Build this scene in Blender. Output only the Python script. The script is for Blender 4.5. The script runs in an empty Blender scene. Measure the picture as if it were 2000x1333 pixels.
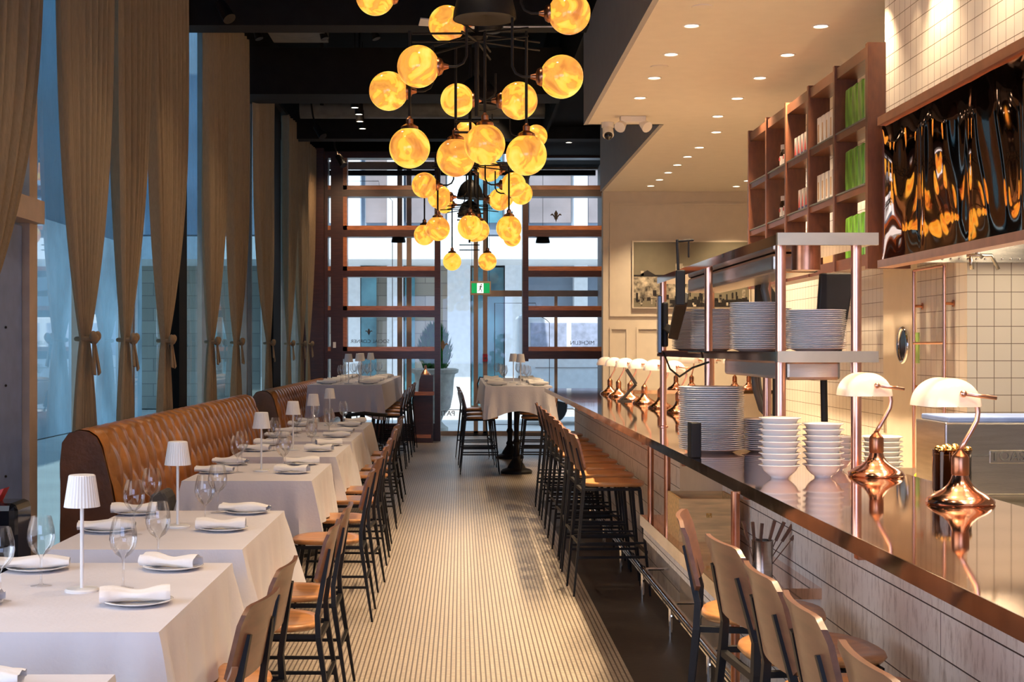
import bpy, math, random
from mathutils import Vector, Matrix
random.seed(7)
PI = math.pi
S = bpy.context.scene
COL = S.collection

# ---------------------------------------------------------------- camera
H = 1.6                       # eye height
F = 2778.0                    # focal length in pixels of the 2000 px frame (50 mm)
cam = bpy.data.cameras.new('camera')
cam.lens = 36.0 * F / 2000.0
cam.sensor_width = 36.0
cam.shift_x = (1000 - 900) / 2000.0
cam.shift_y = (680 - 666.5) / 2000.0
cam.clip_start = 0.05
cam.clip_end = 400
camo = bpy.data.objects.new('camera', cam)
COL.objects.link(camo)
camo.location = (0, 0, H)
camo.rotation_euler = (PI / 2, 0, 0)
S.camera = camo

# ---------------------------------------------------------------- view, world, daylight
S.view_settings.view_transform = 'Standard'
S.view_settings.look = 'None'
S.view_settings.exposure = 0.35
S.view_settings.gamma = 1.0
S.view_settings.use_curve_mapping = False
S.cycles.max_bounces = 10
S.cycles.transparent_max_bounces = 24
S.cycles.caustics_reflective = True
S.cycles.blur_glossy = 1.5
S.cycles.caustics_refractive = False
S.cycles.sample_clamp_indirect = 4.0

W = bpy.data.worlds.new('sky')
S.world = W
W.use_nodes = True
bg = W.node_tree.nodes['Background']
bg.inputs[0].default_value = (0.52, 0.74, 1.0, 1)
bg.inputs[1].default_value = 1.75


def light(name, kind, loc, energy, color, rot=(0, 0, 0), **kw):
    l = bpy.data.lights.new(name, kind)
    l.energy = energy
    l.color = color
    for k, v in kw.items():
        setattr(l, k, v)
    o = bpy.data.objects.new(name, l)
    o.location = loc
    o.rotation_euler = rot
    COL.objects.link(o)
    return o


# the sun stands high behind the building and lights the far side of the street
light('sun', 'SUN', (0, 0, 20), 3.6, (1.0, 0.93, 0.84), (math.radians(42), 0, math.radians(-8)), angle=0.01)
# daylight through the big front window behind the camera
light('front_window_daylight', 'AREA', (-0.3, -2.85, 2.3), 120, (0.46, 0.54, 1.0), (PI / 2, 0, 0),
      shape='RECTANGLE', size=4.6, size_y=2.6)

# daylight through the side window left of the camera
light('side_window_daylight', 'AREA', (-2.70, 2.0, 1.9), 85, (0.80, 0.86, 1.0), (0, -PI / 2, 0),
      shape='RECTANGLE', size=2.2, size_y=5.6)

# ---------------------------------------------------------------- materials


def new_mat(name):
    m = bpy.data.materials.new(name)
    m.use_nodes = True
    return m, m.node_tree, m.node_tree.nodes['Principled BSDF']


def coords(nt, swz=None, scale=(1, 1, 1), kind='Object'):
    tc = nt.nodes.new('ShaderNodeTexCoord')
    if kind == 'World':
        out = nt.nodes.new('ShaderNodeNewGeometry').outputs['Position']
    else:
        out = tc.outputs[kind]
    if swz:
        sp = nt.nodes.new('ShaderNodeSeparateXYZ')
        cb = nt.nodes.new('ShaderNodeCombineXYZ')
        nt.links.new(out, sp.inputs[0])
        for i, c in enumerate(swz):
            if c in 'XYZ':
                nt.links.new(sp.outputs['XYZ'.index(c)], cb.inputs[i])
        out = cb.outputs[0]
    mp = nt.nodes.new('ShaderNodeMapping')
    mp.inputs['Scale'].default_value = scale
    nt.links.new(out, mp.inputs[0])
    return mp.outputs[0]


def mat(name, col, rough=0.5, metal=0.0, var=0.0, vscale=8, vstretch=(1, 1, 1), bump=0.0, bscale=30,
        spec=0.5, sheen=0.0, coat=0.0, trans=0.0):
    """plain material whose colour and surface carry procedural noise"""
    m, nt, b = new_mat(name)
    b.inputs['Base Color'].default_value = (*col, 1)
    b.inputs['Roughness'].default_value = rough
    b.inputs['Metallic'].default_value = metal
    b.inputs['Specular IOR Level'].default_value = spec
    b.inputs['Sheen Weight'].default_value = sheen
    b.inputs['Coat Weight'].default_value = coat
    b.inputs['Coat Roughness'].default_value = 0.15
    v = coords(nt, scale=vstretch)
    n = nt.nodes.new('ShaderNodeTexNoise')
    n.inputs['Scale'].default_value = vscale
    n.inputs['Detail'].default_value = 4
    nt.links.new(v, n.inputs['Vector'])
    if var > 0:
        r = nt.nodes.new('ShaderNodeValToRGB')
        r.color_ramp.elements[0].position = 0.3
        r.color_ramp.elements[1].position = 0.7
        r.color_ramp.elements[0].color = (*[c * (1 - var) for c in col], 1)
        r.color_ramp.elements[1].color = (*[min(1, c * (1 + var)) for c in col], 1)
        nt.links.new(n.outputs[0], r.inputs[0])
        nt.links.new(r.outputs[0], b.inputs['Base Color'])
    if bump > 0:
        n2 = nt.nodes.new('ShaderNodeTexNoise')
        n2.inputs['Scale'].default_value = bscale
        nt.links.new(v, n2.inputs['Vector'])
        bp = nt.nodes.new('ShaderNodeBump')
        bp.inputs['Strength'].default_value = bump
        bp.inputs['Distance'].default_value = 0.01
        nt.links.new(n2.outputs[0], bp.inputs['Height'])
        nt.links.new(bp.outputs[0], b.inputs['Normal'])
    if trans > 0:
        tr = nt.nodes.new('ShaderNodeBsdfTranslucent')
        tr.inputs[0].default_value = (*col, 1)
        mx = nt.nodes.new('ShaderNodeMixShader')
        mx.inputs[0].default_value = trans
        nt.links.new(b.outputs[0], mx.inputs[1])
        nt.links.new(tr.outputs[0], mx.inputs[2])
        nt.links.new(mx.outputs[0], nt.nodes['Material Output'].inputs[0])
    return m


def tile_mat(name, swz, size, col, grout, mortar=0.004, rough=0.25, offset=0.0, rowh=None, var=0.04,
             bump=0.4, kind='World', smooth=0.1):
    m, nt, b = new_mat(name)
    v = coords(nt, swz, kind=kind)
    t = nt.nodes.new('ShaderNodeTexBrick')
    t.offset = offset
    t.squash = 1.0
    t.inputs['Scale'].default_value = 1.0
    t.inputs['Brick Width'].default_value = size
    t.inputs['Row Height'].default_value = rowh or size
    t.inputs['Mortar Size'].default_value = mortar
    t.inputs['Mortar Smooth'].default_value = smooth
    t.inputs['Color1'].default_value = (*col, 1)
    t.inputs['Color2'].default_value = (*[c * (1 - var) for c in col], 1)
    t.inputs['Mortar'].default_value = (*grout, 1)
    nt.links.new(v, t.inputs['Vector'])
    nt.links.new(t.outputs['Color'], b.inputs['Base Color'])
    b.inputs['Roughness'].default_value = rough
    bp = nt.nodes.new('ShaderNodeBump')
    bp.inputs['Strength'].default_value = bump
    bp.inputs['Distance'].default_value = 0.003
    bp.invert = True
    nt.links.new(t.outputs['Fac'], bp.inputs['Height'])
    nt.links.new(bp.outputs[0], b.inputs['Normal'])
    return m


def glass_mat(name, tint=(1, 1, 1), refl=1.0, base=0.0, ior=1.45, cap=1.0):
    """clear thin glass: transparent, with a fresnel reflection"""
    m = bpy.data.materials.new(name)
    m.use_nodes = True
    nt = m.node_tree
    nt.nodes.remove(nt.nodes['Principled BSDF'])
    tr = nt.nodes.new('ShaderNodeBsdfTransparent')
    tr.inputs[0].default_value = (*tint, 1)
    gl = nt.nodes.new('ShaderNodeBsdfGlossy')
    gl.inputs['Roughness'].default_value = 0.02
    gl.inputs[0].default_value = (refl, refl, refl, 1)
    fr = nt.nodes.new('ShaderNodeFresnel')
    fr.inputs[0].default_value = ior
    ma = nt.nodes.new('ShaderNodeMath')
    ma.operation = 'ADD'
    ma.use_clamp = True
    ma.inputs[1].default_value = base
    mx = nt.nodes.new('ShaderNodeMixShader')
    nt.links.new(fr.outputs[0], ma.inputs[0])
    cl_ = nt.nodes.new('ShaderNodeMath')
    cl_.operation = 'MINIMUM'
    cl_.inputs[1].default_value = cap
    nt.links.new(ma.outputs[0], cl_.inputs[0])
    nt.links.new(cl_.outputs[0], mx.inputs[0])
    nt.links.new(tr.outputs[0], mx.inputs[1])
    nt.links.new(gl.outputs[0], mx.inputs[2])
    nt.links.new(mx.outputs[0], nt.nodes['Material Output'].inputs[0])
    return m


def emit_mat(name, col, strength):
    m, nt, b = new_mat(name)
    b.inputs['Base Color'].default_value = (*col, 1)
    b.inputs['Emission Color'].default_value = (*col, 1)
    b.inputs['Emission Strength'].default_value = strength
    return m


M = {}
M['black'] = mat('black_metal', (0.010, 0.009, 0.009), 0.5, 0.0, var=0.2, spec=0.25)
M['seat'] = mat('tan_plywood', (0.56, 0.25, 0.085), 0.32, var=0.18, vscale=6, vstretch=(1, 6, 6), coat=0.3)
M['backwood'] = mat('brown_plywood', (0.165, 0.070, 0.037), 0.4, var=0.22, vscale=6, vstretch=(6, 1, 6), coat=0.2)
M['cloth'] = mat('white_tablecloth', (0.70, 0.665, 0.69), 0.9, bump=0.12, bscale=60, sheen=0.2, var=0.02)
M['napkin'] = mat('white_napkin', (0.88, 0.85, 0.83), 0.95, bump=0.25, bscale=45)
M['china'] = mat('white_china', (0.86, 0.84, 0.82), 0.12, bump=0.0, coat=0.5)
M['lampwhite'] = mat('white_lamp_metal', (0.88, 0.86, 0.83), 0.4, var=0.02)
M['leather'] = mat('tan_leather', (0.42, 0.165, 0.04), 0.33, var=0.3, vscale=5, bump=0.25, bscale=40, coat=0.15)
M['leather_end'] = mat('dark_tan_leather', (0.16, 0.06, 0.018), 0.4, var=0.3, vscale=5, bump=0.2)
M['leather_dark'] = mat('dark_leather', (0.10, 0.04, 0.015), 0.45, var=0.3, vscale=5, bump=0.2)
M['curtain'] = mat('taupe_linen', (0.34, 0.245, 0.145), 0.95, var=0.12, vscale=90, vstretch=(1, 1, 0.15),
                   bump=0.2, bscale=150, sheen=0.1, trans=0.3)
M['copper'] = mat('brushed_copper', (0.90, 0.50, 0.36), 0.28, 1.0, var=0.08, vscale=10, bump=0.03, bscale=20)
M['copper_lamp'] = mat('polished_copper_lamp', (0.88, 0.47, 0.32), 0.15, 1.0, var=0.08, vscale=10)
M['copper_dark'] = mat('aged_copper', (0.55, 0.24, 0.13), 0.3, 1.0, var=0.3, vscale=9)
M['coppertop'] = mat('polished_copper_top', (0.80, 0.56, 0.44), 0.05, 1.0, var=0.05, vscale=3, bump=0.03, bscale=1.6)
M['hood'] = mat('mirror_copper', (0.78, 0.40, 0.24), 0.03, 1.0, var=0.05, vscale=3)
M['edge'] = mat('worn_copper_edge', (0.42, 0.34, 0.29), 0.1, 1.0, var=0.35, vscale=5, bump=0.1, bscale=6)
M['steel'] = mat('brushed_steel', (0.62, 0.57, 0.50), 0.26, 1.0, var=0.1, vscale=4, vstretch=(1, 1, 14), bump=0.04)
M['chrome'] = mat('chrome', (0.8, 0.8, 0.82), 0.06, 1.0)
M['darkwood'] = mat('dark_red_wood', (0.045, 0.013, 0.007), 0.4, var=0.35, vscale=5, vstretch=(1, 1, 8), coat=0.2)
M['warmwood'] = mat('warm_lit_wood', (0.42, 0.15, 0.05), 0.35, var=0.3, vscale=6, vstretch=(1, 8, 8), coat=0.3)  # orange wood; on the screen slats its tone stands in for ceiling light
M['shelfwood'] = mat('walnut_shelf', (0.095, 0.030, 0.011), 0.42, var=0.2, vscale=7, vstretch=(6, 0.8, 2), coat=0.15)
M['pine'] = mat('pine_crate', (0.68, 0.42, 0.17), 0.55, var=0.2, vscale=7, vstretch=(1, 6, 9))
M['white_paint'] = mat('cream_paint', (0.70, 0.60, 0.47), 0.7, var=0.03)
M['grey_paint'] = mat('grey_paint', (0.30, 0.28, 0.28), 0.7, var=0.04)
M['ceil_white'] = mat('soffit_paint', (0.82, 0.74, 0.62), 0.8, var=0.02)
M['ceil_black'] = mat('black_ceiling_paint', (0.004, 0.004, 0.004), 0.8, var=0.2, spec=0.1)
M['beamgrey'] = mat('dark_steel_beam', (0.009, 0.009, 0.009), 0.7, var=0.2, spec=0.12)
M['column'] = mat('black_column', (0.004, 0.004, 0.004), 0.7, spec=0.1)
M['duct'] = mat('dull_grey_duct', (0.11, 0.11, 0.105), 0.5, 0.3, var=0.2)
M['mullion'] = mat('beige_window_frame', (0.42, 0.33, 0.26), 0.5, var=0.08)
M['mullion_side'] = mat('bronze_window_frame', (0.26, 0.21, 0.18), 0.4, 0.3, var=0.1)
M['bluesteel'] = mat('blue_grey_door', (0.13, 0.20, 0.42), 0.5, var=0.12)
M['mat_dark'] = mat('dark_bar_floor', (0.035, 0.028, 0.024), 0.5, var=0.4, vscale=2, bump=0.1)
M['green'] = mat('green_leaf', (0.022, 0.13, 0.03), 0.7, var=0.5, vscale=10, spec=0.05)
M['urn'] = mat('grey_stone_urn', (0.36, 0.35, 0.31), 0.8, var=0.25, vscale=6, bump=0.4)
M['red'] = mat('red_plastic', (0.55, 0.03, 0.03), 0.4)
M['black_gloss'] = mat('black_screen', (0.006, 0.006, 0.008), 0.08)
M['shade_glass'] = mat('white_glass_shade', (0.88, 0.80, 0.74), 0.12, coat=0.6, trans=0.3)
M['yellow'] = mat('lemon_skin', (0.75, 0.55, 0.03), 0.4, bump=0.2)
M['gold'] = mat('gold_foil', (0.85, 0.52, 0.16), 0.2, 1.0, bump=0.5, bscale=25)
M['glass'] = glass_mat('wine_glass_clear', (0.96, 0.96, 0.96), 1.0, 0.03, ior=1.45, cap=0.5)
M['amber'] = glass_mat('smoked_jar_glass', (0.35, 0.22, 0.12), 1.0, 0.05)
M['pane'] = glass_mat('window_pane', (0.93, 0.97, 0.98), 1.0, 0.0)
M['pane_blue'] = glass_mat('side_window_pane', (0.42, 0.66, 0.78), 1.0, 0.10)
M['downlight'] = emit_mat('lit_downlight', (1.0, 0.88, 0.68), 7.0)
M['trimring'] = mat('downlight_trim', (0.85, 0.8, 0.72), 0.4)
M['floor'] = tile_mat('cream_mosaic_floor', 'YX', 0.030, (0.48, 0.405, 0.32), (0.13, 0.10, 0.08), mortar=0.0042,
                      offset=0.5, rowh=0.0245, rough=0.34, var=0.16, bump=0.2)
M['tile_side'] = tile_mat('white_square_tile_side', 'YZ', 0.1016, (0.74, 0.67, 0.58), (0.20, 0.15, 0.11), mortar=0.0022,
                          rough=0.18)
M['tile_front'] = tile_mat('white_square_tile_front', 'XZ', 0.1016, (0.74, 0.67, 0.55), (0.20, 0.15, 0.11), mortar=0.0022,
                           rough=0.18)
M['stone'] = tile_mat('sandstone_blocks', 'XZ', 0.62, (0.46, 0.42, 0.36), (0.2, 0.18, 0.16), mortar=0.008, offset=0.5,
                      rowh=0.33, rough=0.8, var=0.25)


def plank_mat():
    m, nt, b = new_mat('whitewashed_planks')
    v = coords(nt, 'YZ', kind='World')
    t = nt.nodes.new('ShaderNodeTexBrick')
    t.offset = 0.37
    t.inputs['Scale'].default_value = 1
    t.inputs['Brick Width'].default_value = 2.4
    t.inputs['Row Height'].default_value = 0.125
    t.inputs['Mortar Size'].default_value = 0.0022
    t.inputs['Color1'].default_value = (1, 1, 1, 1)
    t.inputs['Color2'].default_value = (0.9, 0.88, 0.86, 1)
    t.inputs['Mortar'].default_value = (0.05, 0.035, 0.03, 1)
    nt.links.new(v, t.inputs['Vector'])
    mp = nt.nodes.new('ShaderNodeMapping')
    mp.inputs['Scale'].default_value = (22, 5, 1)
    nt.links.new(v, mp.inputs[0])
    n = nt.nodes.new('ShaderNodeTexNoise')
    n.inputs['Scale'].default_value = 1.6
    n.inputs['Detail'].default_value = 8
    n.inputs['Roughness'].default_value = 0.7
    nt.links.new(mp.outputs[0], n.inputs['Vector'])
    r = nt.nodes.new('ShaderNodeValToRGB')
    r.color_ramp.elements[0].position = 0.30
    r.color_ramp.elements[1].position = 0.50
    r.color_ramp.elements[0].color = (0.50, 0.42, 0.35, 1)
    r.color_ramp.elements[1].color = (0.93, 0.88, 0.80, 1)
    nt.links.new(n.outputs[0], r.inputs[0])
    mx = nt.nodes.new('ShaderNodeMixRGB')
    mx.blend_type = 'MULTIPLY'
    mx.inputs[0].default_value = 1
    nt.links.new(r.outputs[0], mx.inputs[1])
    nt.links.new(t.outputs['Color'], mx.inputs[2])
    nt.links.new(mx.outputs[0], b.inputs['Base Color'])
    b.inputs['Roughness'].default_value = 0.6
    return m


M['plank'] = plank_mat()


def globe_mat():
    m, nt, b = new_mat('lit_alabaster_glass')
    tc = nt.nodes.new('ShaderNodeTexCoord')
    oi = nt.nodes.new('ShaderNodeObjectInfo')
    ad = nt.nodes.new('ShaderNodeVectorMath')
    ad.operation = 'ADD'
    ml = nt.nodes.new('ShaderNodeMath')
    ml.operation = 'MULTIPLY'
    ml.inputs[1].default_value = 40
    nt.links.new(oi.outputs['Random'], ml.inputs[0])
    nt.links.new(tc.outputs['Object'], ad.inputs[0])
    nt.links.new(ml.outputs[0], ad.inputs[1])
    n = nt.nodes.new('ShaderNodeTexNoise')
    n.inputs['Scale'].default_value = 5.5
    n.inputs['Detail'].default_value = 2.5
    n.inputs['Distortion'].default_value = 1.6
    nt.links.new(ad.outputs[0], n.inputs['Vector'])
    r = nt.nodes.new('ShaderNodeValToRGB')
    e = r.color_ramp.elements
    e[0].position = 0.30
    e[0].color = (0.62, 0.19, 0.03, 1)
    e[1].position = 0.44
    e[1].color = (1.0, 0.42, 0.06, 1)
    x = e.new(0.49)
    x.color = (1.0, 0.36, 0.035, 1)
    x = e.new(0.505)
    x.color = (1.0, 0.60, 0.05, 1)
    x = e.new(0.72)
    x.color = (1.0, 0.82, 0.15, 1)
    nt.links.new(n.outputs[0], r.inputs[0])
    nt.links.new(r.outputs[0], b.inputs['Emission Color'])
    b.inputs['Emission Strength'].default_value = 0.80
    b.inputs['Base Color'].default_value = (0.30, 0.15, 0.05, 1)
    b.inputs['Roughness'].default_value = 0.12
    return m


M['globe'] = globe_mat()

# ---------------------------------------------------------------- mesh builder


class MB:
    def __init__(self):
        self.v, self.f, self.mi = [], [], []

    def add(self, vs, fs, mi=0):
        o = len(self.v)
        self.v += [tuple(p) for p in vs]
        self.f += [tuple(i + o for i in q) for q in fs]
        self.mi += [mi] * len(fs)
        return self

    def box(self, x0, x1, y0, y1, z0, z1, mi=0):
        vs = [(x, y, z) for z in (z0, z1) for y in (y0, y1) for x in (x0, x1)]
        return self.add(vs, [(0, 2, 3, 1), (4, 5, 7, 6), (0, 1, 5, 4), (2, 6, 7, 3), (0, 4, 6, 2), (1, 3, 7, 5)], mi)

    def bar(self, a, b, w0, w1=None, t0=None, t1=None, side=(0, 1, 0), mi=0):
        """tapered rectangular bar from a to b; w along side, t across"""
        w1 = w0 if w1 is None else w1
        t0 = w0 if t0 is None else t0
        t1 = (w1 if t0 == w0 else t0) if t1 is None else t1
        a, b = Vector(a), Vector(b)
        d = (b - a).normalized()
        s = Vector(side)
        s = (s - d * s.dot(d)).normalized()
        t = d.cross(s)
        vs = []
        for p, w, q in ((a, w0, t0), (b, w1, t1)):
            for i, j in ((-1, -1), (1, -1), (1, 1), (-1, 1)):
                vs.append(p + s * (i * w / 2) + t * (j * q / 2))
        return self.add(vs, [(3, 2, 1, 0), (4, 5, 6, 7), (0, 1, 5, 4), (1, 2, 6, 5), (2, 3, 7, 6), (3, 0, 4, 7)], mi)

    def tube(self, pts, r, n=8, mi=0, caps=True):
        pts = [Vector(p) for p in pts]
        rs = r if isinstance(r, (list, tuple)) else [r] * len(pts)
        vs = []
        up = None
        for i, p in enumerate(pts):
            d = (pts[min(i + 1, len(pts) - 1)] - pts[max(i - 1, 0)]).normalized()
            if up is None:
                up = Vector((0, 0, 1)) if abs(d.z) < 0.9 else Vector((1, 0, 0))
            s = d.cross(up).normalized()
            up = s.cross(d).normalized()
            for k in range(n):
                a = 2 * PI * k / n
                vs.append(p + (s * math.cos(a) + up * math.sin(a)) * rs[i])
        fs = []
        for i in range(len(pts) - 1):
            for k in range(n):
                fs.append((i * n + k, i * n + (k + 1) % n, (i + 1) * n + (k + 1) % n, (i + 1) * n + k))
        if caps:
            fs.append(tuple(range(n))[::-1])
            fs.append(tuple((len(pts) - 1) * n + k for k in range(n)))
        return self.add(vs, fs, mi)

    def lathe(self, prof, n=24, c=(0, 0, 0), mi=0, axis='z', ribs=0, ramp=0.0, cap=True):
        vs = []
        for (r, z) in prof:
            for k in range(n):
                a = 2 * PI * k / n
                rr = r * (1 + (ramp if (ribs and k % 2) else 0))
                x, y = rr * math.cos(a), rr * math.sin(a)
                if axis == 'z':
                    vs.append((c[0] + x, c[1] + y, c[2] + z))
                elif axis == 'x':
                    vs.append((c[0] + z, c[1] + x, c[2] + y))
                else:
                    vs.append((c[0] + y, c[1] + z, c[2] + x))
        fs = []
        for i in range(len(prof) - 1):
            for k in range(n):
                fs.append((i * n + k, i * n + (k + 1) % n, (i + 1) * n + (k + 1) % n, (i + 1) * n + k))
        if cap:
            if prof[0][0] > 1e-4:
                fs.append(tuple(range(n))[::-1])
            if prof[-1][0] > 1e-4:
                fs.append(tuple((len(prof) - 1) * n + k for k in range(n)))
        return self.add(vs, fs, mi)

    def sphere(self, c, r, n=20, m=12, mi=0, sx=1, sy=1, sz=1):
        prof = [(max(1e-5, r * math.sin(PI * i / m)), -r * math.cos(PI * i / m)) for i in range(m + 1)]
        o = len(self.v)
        self.lathe(prof, n, (0, 0, 0), mi, cap=False)
        for i in range(o, len(self.v)):
            x, y, z = self.v[i]
            self.v[i] = (c[0] + x * sx, c[1] + y * sy, c[2] + z * sz)
        return self

    def grid(self, fn, nu, nv, mi=0, flip=False):
        vs = [fn(i / nu, j / nv) for j in range(nv + 1) for i in range(nu + 1)]
        fs = []
        for j in range(nv):
            for i in range(nu):
                a = j * (nu + 1) + i
                q = (a, a + 1, a + nu + 2, a + nu + 1)
                fs.append(q[::-1] if flip else q)
        return self.add(vs, fs, mi)

    def prism(self, pts, y0, y1, mi=0, plane='xz'):
        """extrude a 2-D outline; plane xz is extruded along y, xy along z, yz along x"""
        n = len(pts)

        def P(p, q):
            if plane == 'xz':
                return (p[0], q, p[1])
            if plane == 'xy':
                return (p[0], p[1], q)
            return (q, p[0], p[1])
        vs = [P(p, y0) for p in pts] + [P(p, y1) for p in pts]
        fs = [tuple(range(n)), tuple(range(2 * n - 1, n - 1, -1))]
        fs += [(i, i + n, (i + 1) % n + n, (i + 1) % n) for i in range(n)]
        return self.add(vs, fs, mi)

    def mesh(self, name, mats, smooth=False):
        me = bpy.data.meshes.new(name)
        me.from_pydata(self.v, [], self.f)
        for m in (mats if isinstance(mats, (list, tuple)) else [mats]):
            me.materials.append(m)
        me.polygons.foreach_set('material_index', self.mi)
        if smooth:
            me.polygons.foreach_set('use_smooth', [True] * len(self.f))
            if smooth != 'all':
                try:
                    me.set_sharp_from_angle(angle=math.radians(smooth if smooth is not True else 40))
                except Exception:
                    pass
        me.update()
        return me

    def build(self, name, mats, parent=None, smooth=False, bevel=0.0, loc=None):
        o = bpy.data.objects.new(name, self.mesh(name, mats, smooth))
        COL.objects.link(o)
        if parent is not None:
            o.parent = parent
        if loc is not None:
            o.location = loc
        if bevel > 0:
            md = o.modifiers.new('bevel', 'BEVEL')
            md.width = bevel
            md.segments = 2
            md.limit_method = 'ANGLE'
        return o


def tag(o, label, cat, group=None, kind=None):
    if label:
        o['label'] = label
    if cat:
        o['category'] = cat
    if group:
        o['group'] = group
    if kind:
        o['kind'] = kind
    return o


def thing(name, label, cat, loc=(0, 0, 0), rz=0.0, group=None):
    o = bpy.data.objects.new(name, None)
    o.empty_display_size = 0.1
    COL.objects.link(o)
    o.location = loc
    o.rotation_euler = (0, 0, rz)
    return tag(o, label, cat, group)


def struct(name, mb, m, parent=None, smooth=False, bevel=0.0):
    o = mb.build(name, m, parent, smooth, bevel)
    if parent is None:
        o['kind'] = 'structure'
    return o


def dup(root, loc, rz=0.0, label=None, group=None, scale=None):
    r = root.copy()
    COL.objects.link(r)
    r.location = loc
    r.rotation_euler = (0, 0, rz)
    if scale:
        r.scale = (scale, scale, scale)
    if label:
        r['label'] = label
    if group:
        r['group'] = group
    for ch in list(root.children):
        c = ch.copy()
        COL.objects.link(c)
        c.parent = r
        for g in list(ch.children):
            d = g.copy()
            COL.objects.link(d)
            d.parent = c
    return r


class Maker:
    """keeps one original of a kind; the first call moves it, later calls copy it"""

    def __init__(self, root):
        self.root, self.used = root, False

    def put(self, loc, rz=0.0, label=None, group=None, scale=None):
        if not self.used:
            self.used = True
            r = self.root
            r.location = loc
            r.rotation_euler = (0, 0, rz)
            if scale:
                r.scale = (scale, scale, scale)
            if label:
                r['label'] = label
            if group:
                r['group'] = group
            return r
        rr = dup(self.root, loc, rz, label, group, scale)
        if not scale:
            rr.scale = (1, 1, 1)
        return rr


ORD = ['first', 'second', 'third', 'fourth', 'fifth', 'sixth', 'seventh', 'eighth', 'ninth', 'tenth', 'eleventh',
       'twelfth', 'thirteenth', 'fourteenth', 'fifteenth', 'sixteenth', 'seventeenth', 'eighteenth', 'nineteenth',
       'twentieth', 'twenty-first', 'twenty-second', 'twenty-third', 'twenty-fourth', 'twenty-fifth', 'twenty-sixth',
       'twenty-seventh', 'twenty-eighth', 'twenty-ninth', 'thirtieth', 'thirty-first', 'thirty-second', 'thirty-third']

# ================================================================ ROOM SHELL
ZC = 3.78          # low white soffit ceiling
ZB = 6.0           # black main ceiling
SCR = 24.4         # wooden screen
WIN = 26.0         # end window

struct('floor', MB().box(-3.0, 0.83, -3.2, WIN, -0.1, 0.0).box(0.83, 6.0, 14.9, WIN, -0.1, 0.0), M['floor'])
mf = MB().box(0.83, 1.40, -3.2, 14.9, -0.1, 0.0)
struct('floor_bar_strip', mf, M['mat_dark'])
struct('floor_kitchen', MB().box(1.40, 6.0, -3.2, 14.9, -0.1, 0.0), M['ceil_white'])
struct('ceiling', MB().box(-3.2, 1.24, -3.2, WIN + 0.4, ZB, ZB + 0.2), M['ceil_black'])
struct('ceiling_upper_right', MB().box(1.24, 6.0, -3.2, WIN + 0.4, 4.9, 5.1).box(1.2, 1.24, -3.2, WIN + 0.4, 4.67, ZB), M['ceil_black'])
# soffit over the bar, with a step to the right near its far end
c = MB().box(1.24, 6.0, -3.2, 13.9, ZC, ZC + 0.12).box(1.98, 6.0, 13.9, 19.9, ZC, ZC + 0.12)
struct('ceiling_soffit', c, M['ceil_white'])
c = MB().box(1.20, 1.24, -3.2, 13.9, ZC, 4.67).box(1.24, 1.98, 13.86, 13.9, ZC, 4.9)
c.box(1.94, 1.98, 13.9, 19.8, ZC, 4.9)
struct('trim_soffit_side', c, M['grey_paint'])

# cream wall at the far end of the bar
struct('wall_back', MB().box(1.98, 6.0, 19.8, 20.0, 0, ZC), M['white_paint'])
struct('wall_back_return', MB().box(2.50, 2.58, 20.0, WIN, 0, 5.0), M['grey_paint'])
mo = MB()


def molding(x0, x1, z0, z1, w=0.03, y=19.8):
    mo.box(x0, x1, y - 0.02, y, z1 - w, z1)
    mo.box(x0, x1, y - 0.02, y, z0, z0 + w)
    mo.box(x0, x0 + w, y - 0.02, y, z0 + w, z1 - w)
    mo.box(x1 - w, x1, y - 0.02, y, z0 + w, z1 - w)


molding(2.07, 4.6, 2.04, 3.62)
molding(2.07, 2.33, 1.0, 1.89)
molding(2.44, 4.6, 1.0, 1.89)
struct('trim_wall_back', mo, M['white_paint'])

# white square tiles on the kitchen walls
struct('wall_kitchen_side', MB().box(3.03, 3.15, 10.1, 13.4, 0, ZC).box(2.99, 3.15, 8.45, 9.32, 0, ZC), M['tile_side'])
struct('wall_kitchen_front', MB().box(2.99, 6.0, 8.40, 8.45, 0, ZC), M['tile_front'])
struct('wall_bulkhead', MB().box(2.57, 2.72, -3.2, 8.62, 2.97, ZC), M['tile_side'])
struct('wall_right', MB().box(5.9, 6.0, -3.2, WIN, 0, ZC), M['white_paint'])
struct('wall_rear', MB().box(-3.0, 6.0, -3.3, -3.2, 0, 1.0).box(-3.0, 6.0, -3.3, -3.2, 3.6, ZB)
       .box(-3.0, -2.6, -3.3, -3.2, 1.0, 3.6).box(2.0, 6.0, -3.3, -3.2, 1.0, 3.6), M['grey_paint'])
struct('window_4', MB().box(-2.6, 2.0, -3.27, -3.25, 1.0, 3.6), M['pane'])
# swing door with an oval porthole
dr = MB().box(3.0, 3.06, 9.32, 10.1, 0, ZC)
door = struct('door_1', dr, M['white_paint'])
pf = MB()
for yc in (9.62,):
    o = MB()
    pts = [(2.992, yc + 0.10 * math.cos(a), 1.62 + 0.115 * math.sin(a)) for a in [2 * PI * k / 28 for k in range(29)]]
    o.tube(pts, 0.016, 8, caps=False)
    o.build('porthole_frame', M['chrome'], door, smooth='all')
    g = MB()
    n = 28
    g.add([(2.990, yc + 0.09 * math.cos(2 * PI * k / n), 1.62 + 0.105 * math.sin(2 * PI * k / n)) for k in range(n)], [tuple(range(n))])
    g.build('porthole_glass', M['black_gloss'], door)
MB().box(2.982, 2.99, 9.27, 9.33, 1.50, 1.70).build('push_plate', mat('lime_green_plate', (0.35, 0.55, 0.12), 0.2, var=0.3), door)  # lime green plate with noise in its colour
MB().box(2.99, 3.0, 10.02, 10.06, 1.0, 1.12).box(2.99, 3.0, 10.02, 10.06, 1.28, 1.36).build('hinge', M['steel'], door)

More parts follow.
